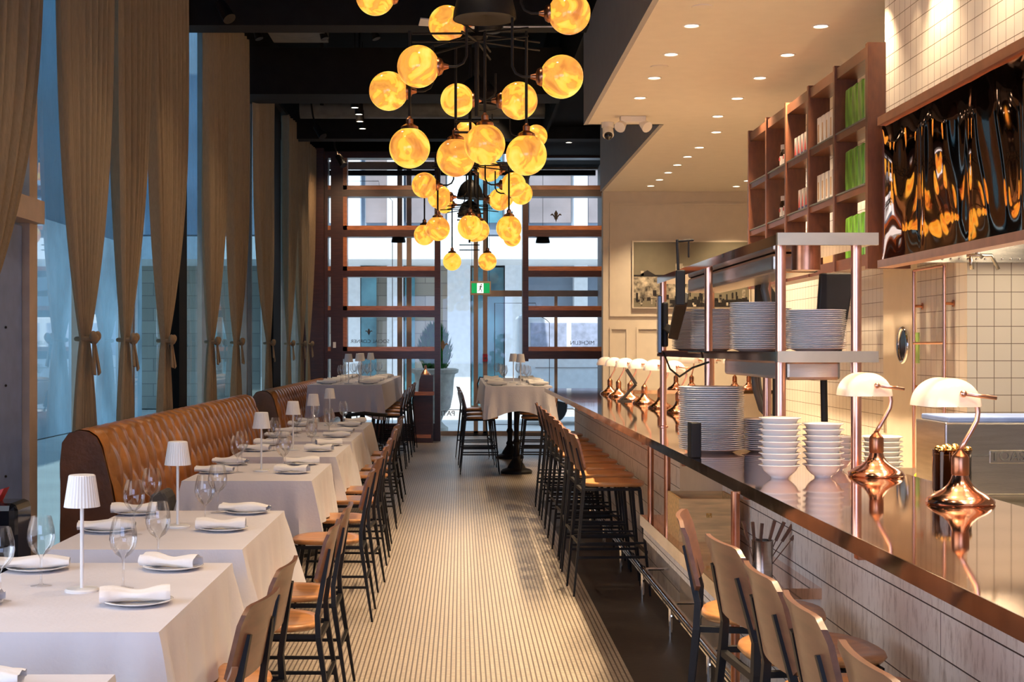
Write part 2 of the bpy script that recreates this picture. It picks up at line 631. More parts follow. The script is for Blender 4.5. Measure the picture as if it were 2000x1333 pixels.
# ---- left glazing
XG = -2.76
gl = MB()
gl.add([(XG, 6.5, 0.02), (XG, WIN, 0.02), (XG, WIN, 5.35), (XG, 6.5, 5.35)], [(0, 1, 2, 3)])
win_left = struct('window_1', gl, M['pane_blue'])
fr = MB()
for y in (8.72, 8.98, 10.30, 11.70, 13.4, 15.2, 17.9, 18.3, 20.1, 22.0, 23.8, 25.6):
    fr.box(XG - 0.05, XG + 0.07, y - 0.035, y + 0.035, 0, 5.35)
fr.build('window_frame', M['mullion_side'], win_left)
wl = MB().box(-3.0, XG + 0.1, -3.2, WIN, 5.35, ZB).box(-3.0, XG + 0.02, -3.2, -1.0, 0, 5.35).box(-3.0, XG + 0.02, 5.0, 6.5, 0, 5.35).box(-3.0, XG + 0.02, -1.0, 5.0, 0, 0.7).box(-3.0, XG + 0.02, -1.0, 5.0, 3.1, 5.35)
struct('wall_left', wl, M['beamgrey'])
struct('window_3', MB().box(-2.92, -2.90, -1.0, 5.0, 0.7, 3.1), M['pane'])
struct('trim_sill_left', MB().box(XG - 0.1, XG + 0.12, 6.5, WIN, 0.0, 0.10), M['mullion_side'])
# black columns between the curtains
struct('trim_column_left', MB().box(-2.66, -2.57, 12.98, 13.35, 0, 5.6), M['column'])
struct('trim_column_left_far', MB().box(-2.66, -2.57, 19.5, 20.3, 0, 5.6), M['column'])
struct('trim_column_corner', MB().box(-2.75, -2.33, SCR - 0.25, SCR + 0.15, 0, 5.0), M['darkwood'])
# blue-grey door leaf with a beige transom above it
d2 = struct('door_2', MB().box(-2.72, -2.66, 6.6, 8.62, 0.0, 2.34), M['bluesteel'])
sc = MB()
for z in (0.85, 1.38, 1.72):
    sc.sphere((-2.655, 8.3, z), 0.008, 8, 6)
sc.build('screw', M['black'], d2)
struct('trim_transom', MB().box(-2.72, -2.56, 6.6, 8.75, 2.36, 2.50), M['mullion'])
struct('trim_post_left', MB().box(-2.72, -2.62, 8.64, 8.80, 0, 5.35), M['mullion'])
struct('trim_curtain_rail', MB().box(-2.66, -2.50, 6.5, 16.8, 5.22, 5.30).box(-2.66, -2.50, 17.3, WIN, 4.95, 5.0), M['beamgrey'])

# ---- black ceiling steel
struct('trim_beam', MB().box(-2.7, 1.2, 16.8, 17.45, 4.6, 5.15), M['beamgrey'])
struct('trim_beam_near', MB().box(-2.7, 1.2, 13.3, 13.62, 4.62, 5.3), M['beamgrey'])
struct('trim_beam_far', MB().box(-2.7, 2.5, 21.2, 21.5, 4.72, 5.3), M['beamgrey'])
struct('trim_header', MB().box(-2.7, 2.5, SCR - 0.1, SCR + 0.3, 4.97, ZB), M['ceil_black'])

# ---- end window: frames, door, roller shade
we = MB()
we.add([(-2.7, WIN, 0.03), (2.5, WIN, 0.03), (2.5, WIN, 5.0), (-2.7, WIN, 5.0)], [(0, 1, 2, 3)])
win_end = struct('window_2', we, M['pane'])
fe = MB()
for x0, x1, z0, z1 in ((-1.16, -1.07, 0, 5), (-0.99, -0.90, 0, 5), (0.235, 0.315, 0, 5), (0.405, 0.485, 0, 5),
                       (0.485, 2.5, 2.54, 2.65), (1.71, 1.765, 0, 2.54), (-2.7, 2.5, 0, 0.08), (-2.7, 2.5, 4.86, 5.0),
                       (-2.7, -2.55, 0, 5)):
    fe.box(x0, x1, WIN - 0.04, WIN + 0.04, z0, z1)
fe.build('window_frame', M['mullion'], win_end)


def text(body, size, loc, rot, m, parent=None, name='lettering', extrude=0.001, align='CENTER', sx=1.0):
    cu = bpy.data.curves.new(name, 'FONT')
    cu.body = body
    cu.size = size
    cu.align_x = align
    cu.extrude = extrude
    o = bpy.data.objects.new(name, cu)
    COL.objects.link(o)
    cu.materials.append(m)
    o.location = loc
    o.rotation_euler = rot
    bpy.context.view_layer.update()
    me = bpy.data.meshes.new_from_object(o)
    bpy.data.objects.remove(o)
    o = bpy.data.objects.new(name, me)
    COL.objects.link(o)
    if not me.materials:
        me.materials.append(m)
    o.location = loc
    o.rotation_euler = rot
    if parent:
        o.parent = parent
    return o


M['letter'] = mat('dark_bronze_letter', (0.10, 0.08, 0.07), 0.5)
M['letter_gold'] = mat('bronze_gold_letter', (0.35, 0.22, 0.09), 0.4, 0.5)
back_to_street = (PI / 2, 0, PI)          # lettering reads from the street side
text('SOCIAL CORNER', 0.092, (-1.66, WIN - 0.012, 1.69), back_to_street, M['letter'], win_end)
text('MICHELIN', 0.10, (2.22, WIN - 0.012, 1.66), back_to_street, M['letter'], win_end)
text('PATIO', 0.13, (-0.29, WIN - 0.012, 0.36), back_to_street, M['letter'], win_end)


def fleur(cx, cz, s, y, m, parent):
    mb = MB()
    mid = [(0, 1.0), (0.22, 0.62), (0.16, 0.30), (0.05, 0.0), (-0.05, 0.0), (-0.16, 0.30), (-0.22, 0.62)]
    mb.prism([(cx + px * s, cz + pz * s) for px, pz in mid], y - 0.003, y)
    for k in (-1, 1):
        petal = [(0.06, 0.05), (0.22, 0.42), (0.42, 0.62), (0.62, 0.50), (0.60, 0.34), (0.44, 0.44), (0.30, 0.28), (0.12, 0.0)]
        pp = [(cx + k * px * s, cz + pz * s) for px, pz in petal]
        mb.prism(pp if k > 0 else pp[::-1], y - 0.003, y)
    mb.box(cx - 0.22 * s, cx + 0.22 * s, y - 0.004, y, cz - 0.04 * s, cz + 0.04 * s)
    mb.prism([(cx - 0.1 * s, cz - 0.04 * s), (cx, cz - 0.4 * s), (cx + 0.1 * s, cz - 0.04 * s)], y - 0.003, y)
    return mb.build('fleur_emblem', m, parent)


fleur(-0.33, 1.60, 0.15, WIN - 0.01, M['letter_gold'], win_end)
fleur(-1.68, 1.86, 0.10, WIN - 0.01, M['letter'], win_end)
fleur(1.74, 3.96, 0.16, WIN - 0.01, M['letter_gold'], win_end)
ol = MB()
for (x0, x1, z0, z1) in ((-2.5, -1.25, 0.2, 4.65), (0.62, 1.62, 0.2, 2.42)):
    r_ = 0.18
    pts = [(x0, z0), (x1, z0), (x1, z1 - r_ * 2)]
    pts += [(x1 - r_ + r_ * math.cos(a), z1 - r_ * 2 - r_ * math.sin(a) + 0.0) for a in []]
    pts += [(x1 - r_ * 0.3, z1 - r_ * 1.7), (x1 - r_ * 1.2, z1 - r_ * 1.2), (x1 - r_ * 1.4, z1), (x0, z1), (x0, z0)]
    ol.tube([(p[0], WIN - 0.01, p[1]) for p in pts], 0.006, 4, caps=False)
ol.build('painted_outline', M['letter'], win_end)
sh = MB().box(-2.55, 2.45, WIN - 0.16, WIN - 0.06, 4.74, 4.83)
tag(sh.build('roller_shade', M['black']), 'long black rolled-up window shade above the end window', 'window shade')

# ================================================================ STREET OUTSIDE
M['pavement'] = mat('pale_pavement', (0.62, 0.60, 0.57), 0.8, var=0.08, vscale=1)
M['facade_blue'] = mat('blue_grey_cladding', (0.22, 0.27, 0.34), 0.6, var=0.25, vscale=0.7)
M['facade_white'] = mat('white_cladding', (0.80, 0.84, 0.88), 0.6, var=0.06)
M['teal'] = mat('teal_glass_panel', (0.08, 0.22, 0.27), 0.15, var=0.5, vscale=1.5, coat=0.5)
M['brownstone'] = mat('mauve_cladding', (0.26, 0.22, 0.22), 0.6, var=0.2, vscale=1)
struct('ground', MB().box(-40, 40, WIN + 0.05, 90, -0.12, -0.02).box(-40, -3.05, -20, WIN + 0.05, -0.12, -0.02), M['pavement'])
FD = 37.0
bd = thing('street_building', 'tall blue-grey building across the street with stone base and white canopy', 'building', (0, FD, 0))
bd.location = (0, 0, 0)
MB().box(-14, 14, FD + 0.6, FD + 3, 4.6, 16).build('facade', M['facade_blue'], bd)
MB().box(-14, 0.6, FD + 0.3, FD + 3, 0, 4.2).build('stone_base', M['stone'], bd)
MB().box(-14, 14, FD - 2.6, FD + 1, 3.75, 4.30).build('canopy', M['facade_white'], bd)
MB().box(0.6, 14, FD + 0.5, FD + 3, 0, 4.2).build('plinth_wall', M['facade_blue'], bd)
for x0, x1 in ((-2.98, -2.62), (-1.92, -1.5), (-0.35, 0.25), (1.15, 1.75), (2.95, 3.3), (4.3, 4.7), (-5.2, -4.8)):
    MB().box(x0, x1, FD + 0.0, FD + 0.6, 0, 16).build('pilaster', M['facade_white'], bd)
for x0, x1, z0, z1, m in ((-2.5, -1.95, 4.9, 9.2, 'brownstone'), (-1.45, -0.4, 4.9, 9.2, 'brownstone'), (0.3, 1.1, 4.9, 9.2, 'teal'),
                          (1.8, 2.9, 4.9, 9.2, 'brownstone'), (3.35, 4.25, 4.9, 9.2, 'brownstone'), (-4.7, -3.05, 4.9, 9.2, 'facade_white')):
    w = MB().box(x0, x1, FD + 0.45, FD + 0.62, z0, z1).build('window', M[m], bd)
    MB().box(x0, x1, FD + 0.40, FD + 0.45, (z0 + z1) / 2 - 0.05, (z0 + z1) / 2 + 0.05).build('glazing_bar', M['facade_white'], w)
for x0, x1 in ((-1.46, -1.2), (0.28, 1.12), (-2.6, -2.2)):
    MB().box(x0, x1, FD + 0.1, FD + 0.3, 0.1, 3.7).build('glass_panel', M['teal'], bd)

wv = thing('white_van', 'white box van parked outside the right half of the end window', 'van', (0, 0, 0))
wv.location = (2.75, 30.5, 0)
MB().box(-1.55, 2.6, -0.9, 0.9, 0.42, 2.30).build('body', M['facade_white'], wv, bevel=0.08)
v_ = MB()
for x0, x1 in ((-1.3, -0.55), (-0.45, 0.35), (0.5, 1.4)):
    v_.box(x0, x1, -0.915, -0.9, 1.45, 2.12)
v_.build('window_strip', mat('lavender_tinted_glass', (0.42, 0.47, 0.62), 0.2, var=0.2), wv)
v_ = MB().box(-1.2, 0.2, -0.912, -0.9, 1.18, 1.195).box(0.3, 1.9, -0.912, -0.9, 1.18, 1.195).box(0.24, 0.26, -0.912, -0.9, 0.5, 2.2)
v_.build('panel_seam', M['grey_paint'], wv)
for x in (-0.9, 1.6):
    MB().lathe([(0.001, -0.1), (0.2, -0.1), (0.36, -0.08), (0.38, 0), (0.36, 0.12), (0.001, 0.12)], 24, (x, -0.8, 0.38), axis='y').build('wheel', M['black'], wv, smooth=True)

# urn with a shrub beside the door
ur = thing('stone_urn', 'tall grey stone urn holding a dark green shrub outside the door', 'planter', (-0.50, 27.2, 0))
MB().lathe([(0.26, 0), (0.26, 0.08), (0.20, 0.12), (0.13, 0.2), (0.17, 0.3), (0.30, 0.45), (0.35, 0.7), (0.37, 1.0),
            (0.39, 1.1), (0.45, 1.13), (0.46, 1.19), (0.41, 1.21), (0.36, 1.16), (0.001, 1.12)], 32).build('pot', M['urn'], ur, smooth=True)
sb = MB()
rr = random.Random(3)
for k in range(1100):
    z = rr.uniform(0, 1)
    rad = 0.33 * math.sin(PI * (0.15 + 0.8 * z)) ** 0.8 * rr.uniform(0.5, 1)
    a = rr.uniform(0, 2 * PI)
    p = Vector((rad * math.cos(a), rad * math.sin(a), 1.15 + z * 0.85))
    d = Vector((math.cos(a) * 0.5, math.sin(a) * 0.5, 1.2)).normalized() * rr.uniform(0.09, 0.16)
    s = Vector((-math.sin(a), math.cos(a), 0)) * 0.016
    sb.add([p - s, p + s, p + d], [(0, 1, 2)])
    sb.add([p - Vector((0, 0, 0.01)), p + Vector((0.02, 0, 0)), p + d * 0.9 + Vector((0.01, 0.02, 0))], [(0, 1, 2)])
sb.tube([(0, 0, 1.1), (0, 0, 1.9)], 0.02, 6)
sb.sphere((0, 0, 1.52), 0.22, 14, 10, sz=1.6)
sb.build('shrub', M['green'], ur)

# teal building along the left-hand street
bl = thing('side_street_building', 'long dark teal building beyond the curtained left windows', 'building')
MB().box(-9, -7.5, -6, 33, 3.9, 14).build('upper_wall', mat('dark_teal_wall', (0.05, 0.13, 0.19), 0.5, var=0.4, vscale=0.4), bl)
MB().box(-9, -7.4, -6, 33, 0, 3.9).build('lower_wall', mat('pale_reflection_wall', (0.55, 0.62, 0.66), 0.5, var=0.5, vscale=0.6), bl)  # pale colour stands in for bright window reflections in the side glass

# ================================================================ WOODEN SCREEN
RZ = [(4.39, 4.20), (3.70, 3.51), (3.00, 2.82), (2.32, 2.13), (1.62, 1.41)]


def screen(label, x0, x1, posts, rails, foot):
    t = thing('wooden_screen', label, 'room divider', (0, SCR, 0))
    for a, b, z0 in posts:
        MB().box(a, b, -0.02, 0.30, z0, 4.97).build('post', M['darkwood'], t)
    for a, b in rails:
        for zt, zb in RZ:
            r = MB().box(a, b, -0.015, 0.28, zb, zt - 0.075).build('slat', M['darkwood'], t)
            MB().box(a, b, 0.0, 0.26, zt - 0.075, zt).build('slat_lit_strip', M['warmwood'], r)  # lighter strip paints the ceiling-lit upper face of the slat
        r = MB().box(a, b, -0.015, 0.28, 4.86, 4.97).build('top_rail', M['darkwood'], t)
    return t


s1 = screen('tall dark wooden slatted screen on the left of the doorway, reaching the floor', -2.33, -0.35,
            [(-2.33, -2.28, 0), (-2.23, -2.02, 0), (-0.45, -0.35, 0)], [(-2.28, -2.23), (-2.02, -0.45)], True)
MB().box(-2.02, -1.95, 0.0, 0.25, 1.41, 4.9).build('side_board', M['warmwood'], s1)
MB().box(-2.02, -0.45, 0.0, 0.2, 0.0, 0.30).build('bottom_rail', M['darkwood'], s1)
MB().box(-2.19, -2.14, -0.03, -0.02, 1.60, 1.70).build('wall_switch', M['lampwhite'], s1)
screen('dark wooden slatted screen hanging over the right of the doorway', 1.06, 2.5, [(1.06, 1.16, 1.37)], [(1.16, 2.5)], False)

cb = thing('host_cabinet', 'small reddish wooden cabinet with stepped top beside the screen post', 'cabinet', (-0.64, SCR - 0.35, 0))
MB().box(-0.16, 0.17, -0.1, 0.25, 0, 0.80).build('body', M['darkwood'], cb, bevel=0.004)
MB().box(-0.19, 0.19, -0.14, 0.25, 0.80, 0.86).build('ledge', M['warmwood'], cb)
MB().prism([(-0.08, 0.86), (-0.06, 1.06), (-0.03, 1.14), (0.17, 1.14), (0.17, 0.86)], 0.0, 0.25).build('upper_box', M['darkwood'], cb)
MB().box(-0.13, 0.14, -0.105, -0.1, 0.08, 0.14).build('toe_strip', M['warmwood'], cb)
cl = thing('copper_lamp_base', 'small copper lamp standing on the reddish cabinet by the doorway', 'lamp', (-0.60, SCR - 0.22, 1.14))
MB().lathe([(0.09, 0), (0.09, 0.01), (0.06, 0.05), (0.025, 0.09), (0.02, 0.16), (0.001, 0.17)], 20).build('base', M['copper'], cl, smooth=True)

# exit sign
ex = thing('exit_sign', 'green and white running-man exit sign hanging in the doorway', 'sign', (0.34, SCR + 0.1, 2.63))
MB().box(-0.18, 0.18, -0.02, 0.02, -0.12, 0.12).build('housing', M['mullion'], ex, bevel=0.005)
gp = MB().box(-0.155, 0.155, -0.025, -0.02, -0.085, 0.085)
gp.build('panel', emit_mat('exit_green', (0.0, 0.26, 0.07), 0.9), ex)
MB().box(-0.06, 0.05, -0.028, -0.025, -0.085, 0.085).build('doorway_symbol', emit_mat('exit_white', (0.9, 0.95, 0.9), 1.0), ex)
rm = MB()
rm.sphere((0.012, -0.031, 0.058), 0.013, 10, 8, sy=0.2)
for a, b, w in (((0.008, 0.042), (-0.008, -0.01), 0.022), ((-0.008, -0.01), (0.02, -0.04), 0.012), ((0.02, -0.04), (0.018, -0.075), 0.010),
                ((-0.008, -0.01), (-0.022, -0.04), 0.012), ((-0.022, -0.04), (-0.045, -0.05), 0.010),
                ((0.006, 0.035), (0.03, 0.015), 0.009), ((0.006, 0.035), (-0.025, 0.03), 0.009), ((-0.025, 0.03), (-0.032, 0.008), 0.008)):
    rm.bar((a[0], -0.031, a[1]), (b[0], -0.031, b[1]), w, w, 0.004, 0.004, side=(1, 0, 0.3))
rm.build('running_figure', M['letter'], ex)
for x in (-0.15, 0.15):
    MB().tube([(x, 0, 0.12), (x, 0, 2.3)], 0.003, 4).build('wire', M['black'], ex)

al = thing('fire_alarm', 'small red alarm box fixed to the window frame beside the door', 'alarm', (0.445, WIN - 0.08, 1.41))
MB().box(-0.045, 0.045, -0.03, 0.03, -0.06, 0.08).build('box', M['red'], al, bevel=0.006)
MB().box(-0.02, 0.02, -0.036, -0.03, -0.02, 0.02).build('call_point', M['letter'], al)
fx = thing('fire_extinguisher', 'red fire extinguisher with black hose beyond the right high table', 'fire extinguisher', (0.445, WIN - 0.125, 0.55))
MB().box(-0.03, 0.03, 0.06, 0.085, 0.1, 0.16).build('bracket', M['letter'], fx)
MB().lathe([(0.07, 0), (0.075, 0.03), (0.075, 0.38), (0.05, 0.45), (0.02, 0.48), (0.02, 0.52), (0.001, 0.52)], 20).build('cylinder', M['red'], fx, smooth=True)
MB().tube([(0, 0, 0.5), (-0.10, 0, 0.52), (-0.14, 0, 0.40), (-0.12, 0, 0.2)], 0.012, 8).build('hose', M['black'], fx, smooth=True)

# ================================================================ BAR COUNTER
BX, BE = 0.98, 1.66
bar = thing('bar_counter', 'long copper-topped bar with whitewashed plank front along the right side', 'bar counter')
MB().box(BX, BE, 1.0, 16.6, 1.09, 1.13).box(BE, 3.6, 15.8, 16.6, 1.09, 1.13).build('copper_top', M['coppertop'], bar)
MB().box(1.32, 1.38, 1.0, 7.18, 0, 1.09).box(1.32, 1.38, 8.57, 16.5, 0, 1.09).build('plank_front', M['plank'], bar)
MB().box(1.32, 1.38, 7.18, 8.57, 0, 1.09).build('smooth_panel', M['white_paint'], bar)
MB().box(1.38, 1.60, 1.0, 15.9, 0, 0.9).box(1.38, 3.6, 15.95, 16.5, 0, 1.09).build('back_carcass', M['white_paint'], bar)
MB().box(BX - 0.004, BX, 1.0, 16.6, 1.088, 1.132).build('edge_strip', M['edge'], bar)
rr = random.Random(5)
for k in range(9):
    y = 2.2 + k * 1.45
    MB().box(1.02, 1.32, y, y + 0.04, 1.055, 1.09).build('bracket', M['copper_dark'], bar)
rl = thing('foot_rail', 'polished steel foot rail running along the bar foot', 'foot rail')
MB().tube([(1.15, 1.2, 0.2), (1.15, 15.8, 0.2)], 0.022, 12).tube([(1.19, 1.2, 0.12), (1.19, 15.8, 0.12)], 0.012, 8).build('rail', M['chrome'], rl, smooth=True)
for k in range(12):
    y = 1.8 + 1.2 * k
    MB().tube([(1.15, y, 0.2), (1.15, y, 0.0)], 0.011, 8).tube([(1.15, y, 0.2), (1.32, y, 0.2)], 0.009, 8).build('bracket', M['chrome'], rl, smooth=True)

ls = thing('low_counter', 'low copper shelf counter on pipe posts in front of the plank bar', 'counter')
MB().box(0.95, 1.32, 5.2, 7.5, 0.68, 0.72).build('copper_shelf', M['coppertop'], ls)
MB().box(0.945, 0.95, 5.2, 7.5, 0.665, 0.722).build('edge_strip', M['edge'], ls)
MB().box(0.96, 1.32, 5.22, 7.48, 0.60, 0.68).build('plank_apron', M['plank'], ls)
for x, y in ((0.985, 7.38), (1.01, 6.96), (0.975, 5.05)):
    MB().tube([(x, y, 0.70 if y > 5.2 else 0.0), (x, y, 1.09)], 0.016, 14).build('post', M['copper_dark'], ls, smooth=True)

cr = thing('wine_crate', 'open pale pine wine crate standing on the low copper counter', 'crate', (1.125, 6.63, 0.72))
c = MB().box(-0.135, 0.135, -0.18, -0.168, 0, 0.195).box(-0.135, 0.135, 0.168, 0.18, 0, 0.195)
c.box(-0.135, -0.123, -0.168, 0.168, 0, 0.195).box(0.123, 0.135, -0.168, 0.168, 0, 0.195).box(-0.123, 0.123, -0.168, 0.168, 0, 0.01)
c.build('box', M['pine'], cr)
MB().box(-0.012, 0.012, -0.182, -0.18, 0.11, 0.13).build('stamp', M['gold'], cr)
cp = thing('cutlery_cup', 'steel cup full of wooden-handled knives on the low counter', 'cup', (1.20, 5.66, 0.72))
MB().lathe([(0.04, 0), (0.042, 0.11), (0.045, 0.115), (0.04, 0.115), (0.038, 0.01), (0.001, 0.01)], 20).build('cup', M['steel'], cp, smooth=True)
for k in range(7):
    a = -0.5 + k * 0.16
    b_ = Vector((0.012 * (k - 3), 0.01 * ((k % 3) - 1), 0.02))
    e_ = b_ + Vector((0.09 * (k - 1.5) / 3, 0.01 * ((k % 3) - 1), 0.175 - 0.008 * (k % 3)))
    MB().bar(b_, b_.lerp(e_, 0.55), 0.010, 0.012, 0.002, 0.002).bar(b_.lerp(e_, 0.55), e_, 0.014, 0.017, 0.010, 0.012).build('knife', M['backwood'], cp, bevel=0.002)

# ================================================================ CHAIRS


def make_chair(name, label, seat_z, top_z, tall, cat, mseat, mback):
    """faces -x; the back upright stands over x = 0"""
    t = thing(name, label, cat)
    st = MB()
    n = 28

    def ring(sc, z):
        out = []
        for k in range(n):
            a = 2 * PI * k / n
            ca, sa = math.cos(a), math.sin(a)
            p = 2.0 / 2.7
            x = -0.225 + 0.205 * sc * math.copysign(abs(ca) ** p, ca)
            y = 0.205 * sc * math.copysign(abs(sa) ** p, sa) * (1 - 0.10 * (ca > 0) * ca)
            out.append((x, y, z + 0.008 * abs(sa) ** 2))
        return out
    rings = [ring(0.5, seat_z - 0.032), ring(0.93, seat_z - 0.03), ring(1.0, seat_z - 0.014), ring(0.98, seat_z - 0.002),
             ring(0.80, seat_z - 0.004), ring(0.4, seat_z - 0.012)]
    vs = [p for r in rings for p in r]
    fs = [(i * n + k, i * n + (k + 1) % n, (i + 1) * n + (k + 1) % n, (i + 1) * n + k) for i in range(5) for k in range(n)]
    fs += [tuple(range(n))[::-1], tuple(5 * n + k for k in range(n))]
    st.add(vs, fs)
    st.build('seat', mseat, t, smooth='all')
    bh = 0.225 if not tall else 0.235
    bk = MB()

    def bfn(sgn):
        def f(u, v):
            y = (u - 0.5) * 0.40
            z = top_z - bh + bh * v
            ex = 1 - min(1, min(u, 1 - u) / 0.12)
            z = (top_z - bh / 2) + (z - (top_z - bh / 2)) * (1 - 0.20 * ex * ex)
            x = 0.005 + 0.045 * v - 0.25 * (y / 0.4) ** 2 * 0.38 + sgn * 0.007
            if v > 0.93:
                x += 0.006
            return (x, y, z)
        return f
    bk.grid(bfn(1), 14, 6)
    bk.grid(bfn(-1), 14, 6, flip=True)
    # close the rim
    nu, nv = 14, 6
    o2 = (nu + 1) * (nv + 1)
    rim = [i for i in range(nu + 1)] + [(nu + 1) * (j + 1) - 1 for j in range(1, nv + 1)] + \
          [nv * (nu + 1) + i for i in range(nu - 1, -1, -1)] + [j * (nu + 1) for j in range(nv - 1, 0, -1)]
    bk.f += [(rim[k], rim[k] + o2, rim[(k + 1) % len(rim)] + o2, rim[(k + 1) % len(rim)]) for k in range(len(rim))]
    bk.mi += [0] * len(rim)
    bk.build('backrest', mback, t, smooth=50)
    zs = seat_z - 0.04
    for sgn in (-1, 1):
        lg = MB()
        lg.bar((0.055, 0.205 * sgn, 0.0), (-0.01, 0.175 * sgn, zs), 0.012, 0.034, 0.012, 0.022)
        lg.bar((-0.01, 0.175 * sgn, zs - 0.01), (-0.015, 0.165 * sgn, zs + 0.09), 0.034, 0.030, 0.022, 0.02)
        lg.bar((-0.015, 0.165 * sgn, zs + 0.085), (0.028, 0.13 * sgn, top_z - 0.09), 0.030, 0.026, 0.02, 0.016)
        lg.build('rear_leg', M['black'], t)
        lg = MB()
        lg.bar((-0.44, 0.20 * sgn, 0.0), (-0.375, 0.165 * sgn, zs), 0.012, 0.032, 0.012, 0.022)
        lg.build('front_leg', M['black'], t)
    fr = MB()
    for sgn in (-1, 1):
        fr.bar((-0.375, 0.165 * sgn, zs), (-0.01, 0.17 * sgn, zs), 0.022, 0.022, 0.018, 0.018)
    fr.bar((-0.375, -0.165, zs), (-0.375, 0.165, zs), 0.02, 0.02, side=(1, 0, 0))
    fr.bar((-0.01, -0.17, zs - 0.01), (-0.01, 0.17, zs - 0.01), 0.02, 0.02, side=(1, 0, 0))
    fr.build('seat_frame', M['black'], t)
    rg = MB()
    if tall:
        for zr, lx in ((0.25, 0), (0.34, 1)):
            xr = 0.055 - 0.065 * zr / zs
            xf = -0.44 + 0.065 * zr / zs
            yy = 0.203 - 0.03 * zr / zs
            if lx == 0:
                for sgn in (-1, 1):
                    rg.bar((xf, yy * sgn, zr), (xr, yy * sgn, zr), 0.016, 0.016)
                rg.bar((xf, -yy, zr + 0.03), (xf, yy, zr + 0.03), 0.018, 0.018, side=(1, 0, 0))
            else:
                rg.bar((xr, -yy, zr), (xr, yy, zr), 0.014, 0.014, side=(1, 0, 0))
                for sgn in (-1, 1):
                    rg.bar((xf, yy * sgn, zr), (xr, yy * sgn, zr), 0.013, 0.013)
    else:
        zr = 0.20
        for sgn in (-1, 1):
            rg.bar((-0.42, 0.193 * sgn, zr), (0.028, 0.195 * sgn, zr), 0.014, 0.014)
        rg.bar((0.02, -0.19, 0.25), (0.02, 0.19, 0.25), 0.014, 0.014, side=(1, 0, 0))
    rg.build('stretcher', M['black'], t)
    return t


dine = Maker(make_chair('dining_chair', 'brown', 0.47, 0.87, False, 'chair', M['seat'], M['backwood']))
LCH = [(3.1, -0.56), (4.2, -0.62), (4.86, -0.63), (5.93, -0.565), (6.62, -0.565), (8.5, -0.575), (9.5, -0.585), (10.65, -0.60),
       (11.4, -0.615), (12.75, -0.63), (13.5, -0.645), (14.55, -0.66), (15.3, -0.67)]
rr = random.Random(11)
for i, (d, x) in enumerate(LCH):
    dine.put((x, d, 0), rr.uniform(-0.08, 0.08) - (0.12 if i in (1, 2) else 0),
             'brown wooden dining chair with black legs by the aisle, %s from the camera' % ORD[i],
             'dining chairs along the aisle side of the white tables')

stool = Maker(make_chair('bar_stool', 'tan', 0.725, 1.04, True, 'stool', M['seat'], M['backwood']))
NEAR = [(4.80, 0.79, -0.20), (4.15, 0.80, 0.08), (3.60, 0.795, 0.0), (3.14, 0.79, -0.03), (2.58, 0.775, 0.0)]
for i, (d, x, a) in enumerate(NEAR[::-1]):
    stool.put((x, d, 0), PI + a, 'tan-seated bar stool at the plank bar, %s from the camera in the near group' % ORD[i],
              'near bar stools at the plank bar')
FAR = [9.35, 9.95, 10.5, 11.1, 11.75, 12.35, 13.0, 13.75, 14.5]
for i, d in enumerate(FAR):
    stool.put((0.775 + 0.005 * i, d, 0), PI + rr.uniform(-0.05, 0.05),
              'tan-seated bar stool in the far bar row beyond the low counter, %s from the camera' % ORD[i],
              'far bar stools at the plank bar')
for i, (x, d) in enumerate(((0.05, 18.15), (0.03, 19.2), (0.0, 20.6))):
    stool.put((x, d, 0), PI + 0.05 * i, 'high stool on the left of the high table by the door, %s from the camera' % ORD[i],
              'stools on the left of the high table by the door')
for i, (x, d) in enumerate(((1.20, 18.2), (1.22, 19.3), (1.22, 20.6))):
    stool.put((x, d, 0), -0.04 * i, 'high stool on the right of the high table by the door, %s from the camera' % ORD[i],
              'stools on the right of the high table by the door')
for i, d in enumerate((18.95, 20.0, 21.0, 22.0, 23.0)):
    stool.put((-0.78 + 0.0 * i, d, 0), 0.03 * i, 'dark high stool beside the long left high table, %s from the camera' % ORD[i],
              'stools beside the long left high table')

# ================================================================ TABLES


